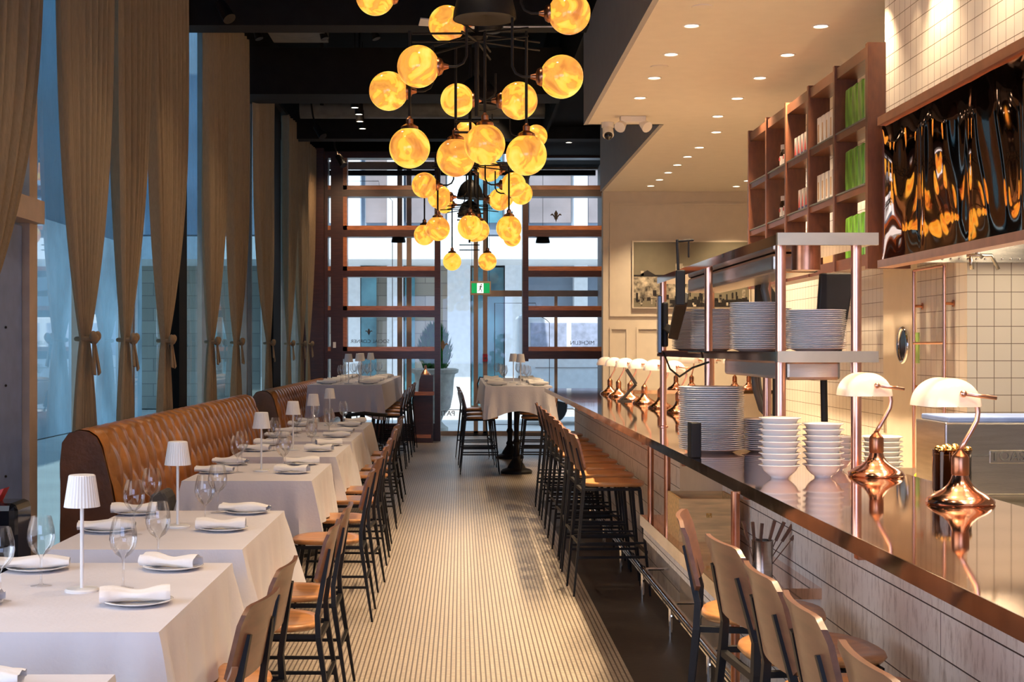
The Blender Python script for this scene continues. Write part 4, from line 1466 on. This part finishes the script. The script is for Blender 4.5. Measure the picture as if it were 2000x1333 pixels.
# lights in the black ceiling
cn = thing('cylinder_spot', 'x', 'ceiling light')
MB().lathe([(0.05, 0.0), (0.055, 0.0), (0.055, 0.16), (0.001, 0.16)], 20, cap=False).build('can', M['black'], cn, smooth=True)
MB().lathe([(0.001, 0.006), (0.05, 0.006)], 20, cap=False).build('lens', M['downlight'], cn)
MB().tube([(0, 0, 0.16), (0, 0, ZB - 4.75)], 0.008, 6).build('stem', M['black'], cn)
can = Maker(cn)
CL = [(595, -3), (610, 29), (693, 211), (701, 224), (703, 238), (708, 252), (1111, 279), (1150, 140), (960, 255), (868, 272)]
for i, (px, py) in enumerate(CL[:7]):
    zz = 4.75
    d = (zz - H) * F / (680 - py)
    can.put(((px - 900) * d / F, d, zz), 0, 'small lit spot can in the black ceiling, %s counting from the camera' % ORD[i], 'spot cans in the black ceiling')
for x, d, e in ((-1.3, 3.0, 60), (-1.3, 5.2, 70), (-1.3, 7.4, 70), (-1.35, 9.6, 80), (-1.4, 11.8, 80), (-1.4, 14.0, 80), (-1.5, 19.5, 90), (-1.5, 22.3, 90),
                (-0.2, 3.2, 75), (-0.2, 5.4, 75), (-0.1, 7.6, 60), (0.1, 10.4, 70), (0.3, 15.4, 70), (0.5, 21.0, 80)):
    light('ceiling_spot_beam', 'SPOT', (x, d, 5.2), e * 1.35, (1.0, 0.72, 0.46), (0, 0, 0), spot_size=math.radians(75), spot_blend=0.7, shadow_soft_size=0.06)

for x, e in ((-1.9, 90), (-0.9, 90), (1.4, 75), (2.1, 75)):
    light('screen_spot', 'SPOT', (x, 22.6, 4.75), e, (1.0, 0.62, 0.34), (math.radians(38), 0, 0), spot_size=math.radians(95), spot_blend=0.8, shadow_soft_size=0.05)
tk = thing('track_light', 'x', 'track light')
MB().box(-0.9, 0.9, -0.015, 0.015, 0.20, 0.23).build('track', M['beamgrey'], tk)
for x in (-0.6, 0.1, 0.65):
    hd = MB().tube([(x, 0, 0.2), (x, 0, 0.12)], 0.008, 6).tube([(x, 0, 0.14), (x + 0.05, -0.02, 0.0)], [0.03, 0.045], 12)
    hd.build('spot_head', M['black'], tk, smooth=True)
for x in (-0.7, 0.7):
    MB().tube([(x, 0, 0.23), (x, 0, 1.0)], 0.005, 6).build('drop_rod', M['black'], tk)
track = Maker(tk)
for i, (x, y, z) in enumerate(((0.3, 22.9, 4.55), (-1.6, 15.2, 4.9), (-0.2, 11.6, 4.9), (0.55, 19.0, 4.8))):
    track.put((x, y, z), 0, 'black track with three spot heads under the black ceiling, %s' % ('in front of the end window', 'above the banquette', 'among the nearest globes', 'above the far high tables')[i], 'ceiling tracks')
dc = thing('ceiling_duct', 'dull grey square duct under the black ceiling at the upper left', 'duct', (0, 0, 0))
MB().box(-2.05, -1.45, 14.2, 15.6, 4.95, 5.25).build('duct_box', M['duct'], dc)
MB().tube([(-1.75, 14.9, 5.25), (-1.75, 14.9, ZB)], 0.05, 10).build('riser', M['duct'], dc)
d3 = thing('ceiling_duct', 'long round grey duct under the black ceiling behind the globes', 'duct', (0, 0, 0))
MB().tube([(-2.3, 20.4, 5.05), (1.2, 20.4, 5.05)], 0.16, 16).build('duct_pipe', M['duct'], d3, smooth=True)
MB().box(-2.0, -1.95, 20.2, 20.6, 5.05, ZB).box(0.9, 0.95, 20.2, 20.6, 5.05, ZB).build('hanger', M['black'], d3)
fn_ = thing('ceiling_fan', 'dark ceiling fan with pale blades among the nearest globes', 'fan', (0.25, 12.6, 4.45))
MB().lathe([(0.001, -0.06), (0.10, -0.05), (0.12, 0.0), (0.08, 0.06), (0.02, 0.08), (0.02, ZB - 4.45)], 20).build('motor', M['black'], fn_, smooth=True)
for k in range(4):
    a = 0.15 + k * PI / 2
    b_ = MB().bar((0.12 * math.cos(a), 0.12 * math.sin(a), 0), (0.62 * math.cos(a), 0.62 * math.sin(a), 0.02), 0.09, 0.13, 0.012, 0.012, side=(-math.sin(a), math.cos(a), 0.25))
    b_.build('blade', M['duct'] if k % 2 else M['trimring'], fn_)
# side spots by the curtains
sp = thing('wall_spotlight', 'x', 'spotlight')
MB().tube([(0, 0, 0), (0.10, -0.08, -0.16)], [0.05, 0.06], 14).build('head', M['black'], sp, smooth=True)
MB().tube([(0, 0, 0), (-0.05, 0.02, 0.14), (-0.1, 0.02, 0.5)], 0.012, 8).build('arm', M['black'], sp, smooth=True)
spm = Maker(sp)
for i, (x, y, z) in enumerate(((-2.05, 20.2, 4.75), (-1.95, 22.6, 4.65), (-2.2, 13.0, 4.75))):
    spm.put((x, y, z), 0, 'black adjustable spotlight above the curtains, %s' % ('near the far beam', 'over the screen end', 'above the black column')[i], 'curtain spotlights')

cmr = thing('dome_camera', 'white security camera on the corner of the cream soffit', 'camera', (1.42, 13.75, ZC))
MB().lathe([(0.06, 0), (0.06, -0.05), (0.04, -0.06)], 20).build('mount', M['trimring'], cmr, smooth=True)
b_ = MB().tube([(0, 0, -0.05), (0, -0.06, -0.13)], [0.05, 0.055], 16).build('housing', M['trimring'], cmr, smooth=True)
MB().sphere((0, -0.065, -0.135), 0.042, 14, 10).build('lens', M['black_gloss'], b_, smooth='all')
el = thing('emergency_light', 'twin-headed white emergency light on the cream ceiling', 'emergency light', (1.62, 13.4, ZC))
MB().box(-0.12, 0.12, -0.05, 0.05, -0.06, 0).build('body', M['trimring'], el, bevel=0.008)
for s in (-1, 1):
    MB().tube([(0.09 * s, 0, -0.06), (0.13 * s, -0.06, -0.11)], [0.035, 0.055], 14).build('lamp_head', M['trimring'], el, smooth=True)
vt = thing('ceiling_vent', 'x', 'ceiling vent')
MB().lathe([(0.07, 0.0), (0.07, -0.006), (0.001, -0.012)], 20, cap=False).build('cover', M['ceil_white'], vt, smooth=True)
vtm = Maker(vt)
for i, (px, py) in enumerate(((1372, 13), (1288, 130))):
    d = 2.18 * F / (680 - py)
    vtm.put(((px - 900) * d / F, d, ZC), 0, 'small flat cream disc on the ceiling, %s' % ('near the top edge of the picture', 'beside the left downlight row')[i], 'ceiling discs')

# ================================================================ BANKER LAMPS ON THE BAR
bk = thing('banker_lamp', 'x', 'lamp')
MB().lathe([(0.098, 0), (0.101, 0.004), (0.099, 0.010), (0.090, 0.020), (0.075, 0.030), (0.055, 0.040), (0.038, 0.055), (0.028, 0.072), (0.024, 0.085)], 36).build('base', M['copper_lamp'], bk, smooth=True)
MB().lathe([(0.024, 0.085), (0.026, 0.088), (0.026, 0.138), (0.022, 0.146), (0.010, 0.158), (0.008, 0.165)], 24).build('collar', M['copper_dark'], bk, smooth=40)
pts = [(0, 0, 0.16), (0.014, 0, 0.185), (0.034, 0, 0.22), (0.050, 0, 0.25), (0.054, 0, 0.275), (0.050, 0, 0.30), (0.045, 0, 0.325)]
MB().tube(pts, 0.0075, 10).build('arm', M['copper'], bk, smooth='all')
MB().tube([(-0.03, -0.11, 0.335), (0.068, -0.11, 0.322)], 0.006, 8).tube([(0.045, -0.11, 0.326), (0.045, 0, 0.325)], 0.006, 8).sphere((-0.03, -0.112, 0.335), 0.011, 10, 8).build('pivot_rod', M['copper'], bk, smooth='all')


def shf(u, v):
    a = PI * u                     # around the half cylinder
    y = (v - 0.5) * 0.22
    e = abs(v - 0.5) * 2
    r = 0.085 * math.sqrt(max(0.0, 1 - max(0, (e - 0.55) / 0.45) ** 2.6)) if e < 1 else 0.002
    return (-0.045 + r * math.cos(a), y, 0.295 + r * math.sin(a) * 1.0)


MB().grid(shf, 20, 20).build('lamp_shade', M['shade_glass'], bk, smooth='all')
bank = Maker(bk)
BL = [(1.51, 4.30), (1.525, 5.22), (1.56, 11.1), (1.555, 12.05), (1.53, 12.85), (1.525, 13.75), (1.52, 14.5), (1.58, 10.3)]
BN = ['nearest the camera', 'second from the camera, by the copper post']
for i, (x, d) in enumerate(sorted(BL, key=lambda q: q[1])):
    bank.put((x, d, 1.13), 0, 'copper lamp with white shade on the bar, %s' % (BN[i] if i < 2 else ORD[i] + ' from the camera'), 'banker lamps on the bar')
for i, (x, d) in enumerate(((2.45, 16.2), (2.62, 16.15), (2.83, 16.2), (3.10, 16.1), (3.28, 16.2))):
    bank.put((x, d, 1.13), 0.9, 'copper lamp on the far arm of the bar, %s from the left' % ORD[i], 'banker lamps on the far arm of the bar')
for x, d in ((1.51, 4.30), (1.525, 5.22)):
    light('banker_lamp_bulb', 'POINT', (x - 0.06, d + 0.03, 1.13 + 0.325), 0.6, (1.0, 0.7, 0.38), shadow_soft_size=0.02)

# ================================================================ PASS SHELF
ps = thing('pass_shelf', 'two-tier copper pass shelf on round copper posts standing on the bar', 'shelf')
MB().box(1.18, 1.54, 5.30, 8.55, 1.985, 2.025).build('upper_shelf', M['coppertop'], ps)
M['brass'] = mat('brass_edge', (0.66, 0.56, 0.38), 0.36, 1.0, var=0.12, vscale=6)
MB().box(1.175, 1.55, 5.275, 5.30, 1.982, 2.028).build('upper_edge', M['brass'], ps)
MB().box(1.18, 1.54, 5.30, 8.55, 1.550, 1.585).build('lower_shelf', M['coppertop'], ps)
MB().box(1.175, 1.55, 5.275, 5.30, 1.546, 1.588).build('lower_edge', M['brass'], ps)
for x, y in ((1.205, 5.36), (1.49, 5.36), (1.205, 6.92), (1.49, 6.92), (1.205, 8.47), (1.49, 8.47)):
    p = MB().tube([(x, y, 1.13), (x, y, 1.985)], 0.0195, 18).build('post', M['copper'], ps, smooth=True)
    MB().lathe([(0.030, 0), (0.030, 0.004), (0.021, 0.008)], 20, (x, y, 1.13)).build('flange', M['copper'], p, smooth=True)
MB().box(1.26, 1.45, 5.75, 7.9, 1.905, 1.985).build('heater_housing', M['steel'], ps, bevel=0.015)
MB().box(1.26, 1.47, 5.5, 6.8, 1.475, 1.55).build('heater_housing', M['steel'], ps, bevel=0.012)
MB().lathe([(0.055, 0), (0.055, 0.085)], 28, (1.335, 5.50, 1.90)).build('round_heater', M['copper_dark'], ps, smooth=True)

hs = thing('braided_hose', 'pair of braided steel hoses hanging behind the pass shelf', 'hose')
MB().tube([(1.46, 6.75, 1.99), (1.44, 6.75, 1.88), (1.47, 6.75, 1.74), (1.49, 6.75, 1.60)], 0.018, 10).build('upper_hose', M['duct'], hs, smooth='all')
MB().tube([(1.43, 6.95, 1.50), (1.44, 6.95, 1.40), (1.48, 7.0, 1.30), (1.57, 7.0, 1.20), (1.62, 7.0, 1.14)], 0.016, 10).tube([(1.46, 7.0, 1.50), (1.47, 7.0, 1.40), (1.52, 7.05, 1.28), (1.62, 7.05, 1.15)], 0.012, 10).build('lower_hose', M['duct'], hs, smooth='all')

mn = thing('kitchen_monitor', 'slim black monitor on an arm at the far end of the pass shelf', 'monitor', (1.115, 7.70, 1.725), -0.12)
MB().box(-0.052, -0.028, -0.16, 0.16, -0.155, 0.155).build('screen', M['black_gloss'], mn, bevel=0.006)
MB().box(-0.028, 0.005, -0.13, 0.13, -0.12, 0.12).build('rear_housing', M['black'], mn, bevel=0.01)
MB().bar((0.0, -0.1, -0.02), (0.03, -0.42, -0.04), 0.04).bar((0.025, -0.40, -0.06), (0.055, -0.82, 0.12), 0.05, 0.06).bar((0.045, -0.84, 0.08), (0.045, -0.84, 0.25), 0.045).bar((0.035, -0.84, 0.25), (0.03, -0.84, 0.40), 0.014).bar((0.03, -0.84, 0.39), (0.11, -0.84, 0.395), 0.012).bar((0.085, -0.84, 0.31), (0.085, -0.84, 0.39), 0.010).build('arm', M['black'], mn, bevel=0.006)
MB().tube([(-0.02, -0.14, -0.15), (0.01, -0.3, -0.235), (0.05, -0.55, -0.27), (0.10, -0.9, -0.22), (0.16, -1.2, -0.19)], 0.005, 6).build('cable', M['black'], mn, smooth='all')
m2 = thing('order_monitor', 'black tilted monitor seen from behind to the right of the plate stacks', 'monitor', (1.57, 6.0, 1.70), 0.0)
MB().prism([(-0.085, -0.225), (0.015, -0.225), (0.09, 0.215), (-0.055, 0.215)], -0.02, 0.02).build('back', M['black'], m2, bevel=0.006)
MB().tube([(-0.04, 0.02, 0.1), (-0.02, 0.05, -0.57)], 0.015, 8).build('stand', M['black'], m2)
m3 = thing('rear_monitor', 'second black monitor partly hidden behind the near copper post', 'monitor', (1.53, 7.2, 1.82), 0.0)
MB().prism([(-0.04, 0.12), (0.02, 0.12), (0.13, -0.05), (0.13, -0.12), (-0.04, -0.12)], -0.02, 0.02).build('back', M['black'], m3, bevel=0.006)
MB().tube([(0.06, 0.0, -0.10), (0.06, 0.0, -0.69)], 0.012, 8).build('stand', M['black'], m3)
ph = thing('card_reader', 'black payment terminal leaning on a stand among the far bar lamps', 'payment terminal', (1.44, 12.5, 1.13))
MB().box(-0.06, 0.06, -0.04, 0.04, 0, 0.012).bar((-0.03, 0, 0.01), (0.10, 0, 0.15), 0.05, 0.05, 0.02).bar((0.10, 0, 0.15), (0.02, 0.02, 0.28), 0.09, 0.09, 0.022).build('body', M['black'], ph)
bx = MB().box(-0.022, 0.022, -0.05, 0.05, 0, 0.15).build('black_box', M['black'], None, bevel=0.004, loc=(1.005, 6.12, 1.13))
tag(bx, 'small black upright box beside the tallest plate stack on the bar', 'box')

# ---- plates and bowls
sp_ = MB().lathe([(0.001, 0.0015), (0.06, 0.0015), (0.065, 0.0), (0.07, 0.0), (0.10, 0.011), (0.110, 0.013), (0.1115, 0.0145), (0.110, 0.016),
                  (0.098, 0.0135), (0.068, 0.004), (0.001, 0.004)], 32, cap=False).build('stacked_plate', M['china'], smooth='all')
tag(sp_, 'x', 'plate')
stp = Maker(sp_)


def pstack(x, y, z, n, pitch, where, scale=1.0, grp='stacked plates'):
    for k in range(n):
        stp.put((x + rg.uniform(-0.003, 0.003), y + rg.uniform(-0.003, 0.003), z + k * pitch), 0, 'white plate %s from bottom of %s' % (ORD[k], where), grp, scale=scale)


pstack(1.405, 5.62, 1.585, 20, 0.0078, 'the upper-tier stack nearest the right post', 1.04)
pstack(1.275, 6.15, 1.585, 26, 0.0078, 'the tall middle stack on the upper tier', 1.0)
pstack(1.40, 6.5, 1.585, 24, 0.0078, 'the upper-tier stack behind the middle one', 1.0)
pstack(1.285, 7.25, 1.585, 26, 0.0078, 'the upper-tier stack by the middle post', 1.0)
pstack(1.30, 8.0, 1.585, 27, 0.0078, 'the upper-tier stack behind the monitor arm', 1.0)
pstack(1.13, 6.42, 1.13, 32, 0.0089, 'the tallest stack on the bar', 1.32)
pstack(1.385, 6.45, 1.13, 16, 0.0089, 'the half-hidden stack behind the bowls', 1.0)
bw = MB().lathe([(0.001, 0.003), (0.026, 0.003), (0.028, 0.0), (0.032, 0.0), (0.032, 0.006), (0.044, 0.014), (0.058, 0.028), (0.066, 0.043), (0.075, 0.047),
                 (0.076, 0.049), (0.074, 0.0505), (0.064, 0.0465), (0.055, 0.032), (0.040, 0.018), (0.001, 0.010)], 36, cap=False).build('soup_bowl', M['china'], smooth='all')
tag(bw, 'x', 'bowl')
bwm = Maker(bw)


def bstack(x, y, z, n, pitch, where, scale=1.0):
    for k in range(n):
        bwm.put((x + rg.uniform(-0.002, 0.002), y + rg.uniform(-0.002, 0.002), z + k * pitch), 0, 'white bowl %s from bottom of %s' % (ORD[k], where), 'stacked bowls', scale=scale)


bstack(1.15, 5.13, 1.13, 9, 0.0212, 'the left bowl stack on the bar', 1.0)
bstack(1.315, 5.16, 1.13, 8, 0.0212, 'the right bowl stack on the bar', 0.98)
bstack(1.44, 5.45, 1.13, 5, 0.0215, 'the short bowl stack behind the copper lamp', 0.9)
bstack(2.25, 7.6, 0.9, 7, 0.026, 'the wide bowl stack on the rear steel counter', 1.45)

# jar of gold sweets
jr = thing('sweets_jar', 'dark smoked glass jar filled with gold sweets behind the nearest copper lamp', 'jar', (1.595, 4.62, 1.13))
MB().lathe([(0.001, 0.002), (0.058, 0.002), (0.061, 0.01), (0.061, 0.135), (0.063, 0.14)], 30, cap=False).build('glass', M['amber'], jr, smooth='all')
MB().lathe([(0.055, 0.005), (0.055, 0.125), (0.001, 0.135)], 24).build('dark_filling', M['leather_dark'], jr, smooth=True)
for k in range(14):
    a = k * 2.4
    r_ = 0.05 * math.sqrt((k + 0.5) / 14)
    MB().sphere((r_ * math.cos(a), r_ * math.sin(a), 0.138 + 0.010 * (1 - r_ / 0.05)), 0.015, 10, 7, sz=0.9).build('gold_sweet', M['gold'], jr, smooth='all')

# ================================================================ KITCHEN BEHIND THE BAR
kc = thing('rear_counter', 'stainless steel rear kitchen counter behind the bar', 'counter')
MB().box(2.05, 2.95, 2.0, 8.3, 0.86, 0.90).build('worktop', M['steel'], kc)
MB().box(2.08, 2.95, 2.0, 8.3, 0.0, 0.86).build('cabinet_body', M['steel'], kc)
to = thing('conveyor_toaster', 'large stainless steel toaster with embossed lettering on the rear counter', 'toaster', (2.2, 6.46, 0.9))
MB().box(0.0, 0.75, 0.0, 0.42, 0.03, 0.36).build('body', M['steel'], to, bevel=0.008)
MB().box(0.02, 0.73, 0.02, 0.40, 0.36, 0.385).build('lid', M['bluesteel'], to, bevel=0.006)
MB().box(0.0, 0.75, -0.004, 0.0, 0.21, 0.214).build('seam', M['duct'], to)
for x in (0.04, 0.70):
    for y in (0.04, 0.38):
        MB().tube([(x, y, 0), (x, y, 0.03)], 0.02, 10).build('foot', M['black'], to)
MB().box(0.20, 0.46, -0.006, 0.0, 0.175, 0.235).build('badge', M['steel'], to, bevel=0.006)
text('TOAST', 0.062, (0.205, -0.010, 0.188), (PI / 2, 0, 0), M['duct'], to, align='LEFT', extrude=0.002)
ft = thing('flat_bowl', 'pale bowl of lemons beside the toaster', 'bowl', (2.30, 7.0, 0.9))
MB().lathe([(0.04, 0), (0.09, 0.02), (0.115, 0.05), (0.11, 0.05), (0.08, 0.025), (0.001, 0.012)], 26, cap=False).build('bowl', M['china'], ft, smooth='all')
for i, (x, y, z) in enumerate(((2.27, 6.97, 0.955), (2.34, 7.0, 0.955), (2.29, 7.05, 0.955), (2.30, 7.0, 1.00))):
    o = MB().sphere((0, 0, 0), 0.036, 18, 12, sx=1.25).build('lemon', M['yellow'], None, smooth='all', loc=(x, y, z))
    tag(o, 'yellow lemon in the bowl by the toaster, %s' % ('left one', 'right one', 'rear one', 'topmost one')[i], 'lemon', 'lemons')

# copper ladder rack on the tiled wall
ld = thing('copper_towel_rack', 'tall copper pipe ladder rack on the white tiled wall', 'rack')
f = MB()
f.tube([(2.93, 9.20, 0.75), (2.93, 9.20, 2.10)], 0.010, 10).tube([(2.93, 8.62, 0.75), (2.93, 8.62, 2.10)], 0.010, 10)
f.build('upright', M['copper'], ld, smooth=True)
for z in (0.8, 1.63, 2.10):
    MB().tube([(2.93, 9.20, z), (2.93, 8.62, z)], 0.008, 8).build('rung', M['copper'], ld, smooth=True)
for y in (9.20, 8.62):
    for z in (1.35, 1.87):
        MB().tube([(2.93, y, z), (2.986, y, z)], 0.009, 8).lathe([(0.022, 0), (0.022, 0.006)], 14, (2.98, y, z), axis='x').build('wall_bracket', M['copper_dark'], ld, smooth=True)

# hood
hd = thing('extractor_hood', 'large extractor hood clad in rippled mirror copper', 'extractor hood')
rr = random.Random(4)
wv_ = [(rr.uniform(3, 16), rr.uniform(-5, 5), rr.uniform(0, 6), rr.uniform(0.3, 1)) for _ in range(9)]


def hf(u, v):
    y = 8.44 - u * 6.4
    z = 2.12 + v * 0.80
    w = sum(a * math.sin(kx * y + kz * z * 1.2 + p) for kx, kz, p, a in wv_) / 4
    q = min(1, 6 * min(v, 1 - v))
    seam = abs(((8.44 - y) / 0.72) % 1 - 0.5) * 2
    return (2.50 - 0.008 * w * q - 0.004 * (1 - seam ** 20) * q, y, z)


MB().grid(hf, 260, 40).build('rippled_copper_panel', M['hood'], hd, smooth='all')
tr_ = MB().box(2.475, 2.57, 2.0, 8.45, 2.92, 2.97).box(2.475, 2.57, 2.0, 8.45, 2.075, 2.12)
tr_.build('copper_trim', M['copper'], hd)
MB().box(2.505, 2.56, 2.0, 8.44, 2.12, 2.92).build('back_sheet', M['copper_dark'], hd)
MB().box(2.56, 4.0, 8.30, 8.39, 2.10, 2.34).box(2.56, 4.0, 2.0, 8.3, 2.34, 2.38).build('steel_canopy', M['steel'], hd)
light('hood_fill_light', 'AREA', (3.2, 6.8, 2.3), 20, (1.0, 0.82, 0.58), (0, 0, 0), shape='RECTANGLE', size=0.5, size_y=2.5)  # added fill light under the hood, brightens the toaster and tiles
rv = MB()
for k in range(22):
    rv.sphere((2.66 + k * 0.05, 8.295, 2.12), 0.007, 8, 6)
rv.build('rivets', M['chrome'], hd, smooth='all')
st_ = MB().tube([(2.96, 8.15, 2.34), (2.96, 8.15, 2.14), (2.99, 8.15, 2.12)], 0.014, 8).tube([(2.90, 8.15, 2.13), (3.04, 8.15, 2.13), (3.08, 8.15, 2.05)], 0.012, 8).tube([(2.92, 8.15, 2.13), (2.93, 8.15, 2.05)], 0.012, 8)
st_.build('fire_nozzle', M['steel'], hd, smooth='all')

# ================================================================ HANGING WALNUT SHELF
sx0, sx1 = 2.46, 2.60
yb = [8.65, 9.34, 10.04, 10.74, 11.42, 12.12]
ws = thing('wall_shelf', 'long open walnut grid shelf high above the bar with jars and packets', 'shelf')
MB().box(sx0, sx1 + 0.12, yb[0] - 0.05, yb[0], 2.08, 3.45).build('end_panel', M['shelfwood'], ws)
for y in yb[1:]:
    MB().box(sx0 - 0.012, sx1, y - 0.02, y + 0.02, 2.10, 3.45).build('divider', M['shelfwood'], ws)
LV = [(2.10, 2.17), (2.55, 2.60), (2.95, 3.00), (3.36, 3.43)]
for z0, z1 in LV:
    MB().box(sx0, sx1, yb[0], yb[-1] - 0.02, z0, z1).build('shelf_board', M['shelfwood'], ws)
for z0, z1 in LV[1:3]:
    MB().box(sx0 - 0.005, sx0, yb[0], yb[-1], z1 - 0.006, z1 + 0.004).build('steel_lip', M['duct'], ws)

M['jar_dark'] = mat('hazelnut_brown', (0.03, 0.012, 0.006), 0.15, coat=0.5)
M['label_white'] = mat('paper_label', (0.72, 0.66, 0.60), 0.6)
M['label_red'] = mat('red_label', (0.45, 0.05, 0.04), 0.5)
M['blue'] = mat('navy_label', (0.03, 0.04, 0.16), 0.5)
M['pack_green'] = mat('green_packet', (0.12, 0.30, 0.03), 0.3, var=0.7, vscale=9, vstretch=(3, 3, 0.6))
M['carton'] = mat('kraft_carton', (0.5, 0.3, 0.14), 0.7, var=0.1)
j = thing('spread_jar', 'x', 'jar')
MB().lathe([(0.030, 0), (0.038, 0.01), (0.040, 0.05), (0.040, 0.12), (0.028, 0.15), (0.001, 0.152)], 20).build('glass', M['jar_dark'], j, smooth=True)
MB().lathe([(0.030, 0.148), (0.033, 0.15), (0.033, 0.185), (0.001, 0.188)], 20).build('lid', M['label_white'], j, smooth=True)
lb_ = MB().lathe([(0.0412, 0.025), (0.0412, 0.095)], 20, cap=False).build('label', M['label_white'], j, smooth=True)
MB().box(-0.0435, -0.0405, -0.012, 0.014, 0.06, 0.085).build('red_mark', M['label_red'], lb_)
jar = Maker(j)
for li, z in (('upper', 3.0), ('middle', 2.6)):
    for k, y in enumerate((10.85, 10.97, 11.10)):
        jar.put((2.53, y, z), 0, 'dark spread jar with white lid on the %s walnut shelf, %s from the near side' % (li, ORD[k]), 'spread jars')
cq = thing('milk_carton', 'x', 'carton')
MB().box(-0.035, 0.035, -0.033, 0.033, 0, 0.16).build('box', M['label_white'], cq, bevel=0.002)
MB().prism([(-0.028, 0.03), (0.028, 0.03), (0.0, 0.13)], -0.0365, -0.0355, plane='yz').build('red_triangle', M['label_red'], cq)
MB().box(-0.0362, -0.035, -0.030, 0.030, 0.004, 0.03).build('blue_band', M['blue'], cq)
cart = Maker(cq)
for k in range(5):
    cart.put((2.52, 10.16 + k * 0.10, 3.0), 0, 'white carton with red triangle on the upper walnut shelf, %s from the near side' % ORD[k], 'red triangle cartons')
for k in range(4):
    cart.put((2.52, 10.14 + k * 0.10, 2.6), 0, 'white carton with red triangle on the middle walnut shelf, %s from the near side' % ORD[k], 'red triangle cartons')
b1 = thing('white_box', 'x', 'box')
MB().box(-0.035, 0.035, -0.04, 0.04, 0, 0.20).build('box', M['label_white'], b1, bevel=0.003)
MB().box(-0.0365, -0.035, -0.012, 0.012, 0.03, 0.15).build('brown_mark', M['carton'], b1)
wb = Maker(b1)
for li, z in (('upper', 3.0), ('middle', 2.6)):
    for k in range(5):
        wb.put((2.52, 9.44 + k * 0.11, z), 0, 'tall white packet on the %s walnut shelf, %s from the near side' % (li, ORD[k]), 'tall white packets')
g1 = MB()
g1.prism([(-0.06, 0), (0.06, 0), (0.063, 0.10), (0.055, 0.27), (-0.05, 0.28), (-0.063, 0.12)], -0.035, 0.035, plane='yz')
g1o = g1.build('green_packet', M['pack_green'], None, bevel=0.012)
tag(g1o, 'x', 'packet')
gpk = Maker(g1o)
for li, z in (('upper', 3.0), ('middle', 2.6), ('lowest', 2.17)):
    for k in range(4):
        gpk.put((2.53, 8.76 + k * 0.135, z), 0.05 * (k - 1), 'green leafy packet on the %s walnut shelf, %s from the near side' % (li, ORD[k]), 'green packets')
g2 = thing('green_bottle', 'x', 'bottle')
MB().lathe([(0.022, 0), (0.024, 0.02), (0.024, 0.10), (0.010, 0.14), (0.010, 0.17), (0.001, 0.17)], 16).build('glass', M['pack_green'], g2, smooth=True)
MB().lathe([(0.0245, 0.03), (0.0245, 0.08)], 16, cap=False).build('label', M['label_white'], g2, smooth=True)
gb_ = Maker(g2)
for li, z in (('upper', 3.0), ('middle', 2.6)):
    gb_.put((2.55, 11.55, z), 0, 'small green bottle at the far end of the %s walnut shelf' % li, 'green bottles')
for k, y in enumerate((9.6, 10.25, 10.9)):
    o = MB().box(-0.045, 0.045, -0.16, 0.16, 0, 0.17).build('cardboard_box', M['carton'], None, bevel=0.003, loc=(2.53, y, 2.17))
    tag(o, 'plain brown cardboard box on the lowest walnut shelf, %s from the near side' % ORD[k], 'box', 'cardboard boxes on the lowest shelf')

# ================================================================ FRAMED PHOTOGRAPH
fp = thing('framed_photo', 'wide framed sepia townscape photograph on the cream wall', 'picture', (3.2, 19.78, 2.62))
fw, fh = 0.80, 0.45
MB().box(-fw - 0.02, fw + 0.02, -0.03, 0.0, -fh - 0.02, fh + 0.02).build('frame', M['white_paint'], fp)
M['ph_sky'] = mat('sepia_sky', (0.19, 0.165, 0.11), 0.5, var=0.35, vscale=1.2)
M['ph_dark'] = mat('sepia_black', (0.015, 0.012, 0.01), 0.5)
M['ph_mid'] = mat('sepia_mid', (0.35, 0.30, 0.22), 0.5, var=0.9, vscale=14)
pr = MB().box(-fw, fw, -0.034, -0.03, -fh, fh, 0)
pr.box(-fw, -0.05, -0.037, -0.034, -fh + 0.12, -0.02, 2)
pr.box(-fw, -0.1, -0.038, -0.034, -0.03, -0.005, 1)
pr.add([(-0.72, -0.038, -0.005), (-0.5, -0.038, -0.005), (-0.61, -0.038, 0.06)], [(0, 1, 2)], 1)
pr.box(-0.70, -0.66, -0.038, -0.034, -0.02, 0.05, 2)
pr.box(-0.22, -0.12, -0.038, -0.034, -0.2, 0.15, 2).box(-0.12, -0.02, -0.038, -0.034, -0.2, 0.12, 2).box(-0.20, -0.185, -0.038, -0.034, 0.15, 0.20, 1)
rr = random.Random(9)
for k in range(60):
    x = rr.uniform(-fw, fw - 0.06)
    z = -fh + rr.uniform(0, 0.16)
    pr.box(x, x + rr.uniform(0.015, 0.05), -0.039 - 0.0001 * k, -0.034, z, z + rr.uniform(0.02, 0.12), 1 if rr.random() < 0.7 else 2)
pr.box(-0.3, fw, -0.036, -0.034, -fh, -fh + 0.10, 1)
pr.build('print', [M['ph_sky'], M['ph_dark'], M['ph_mid']], fp)
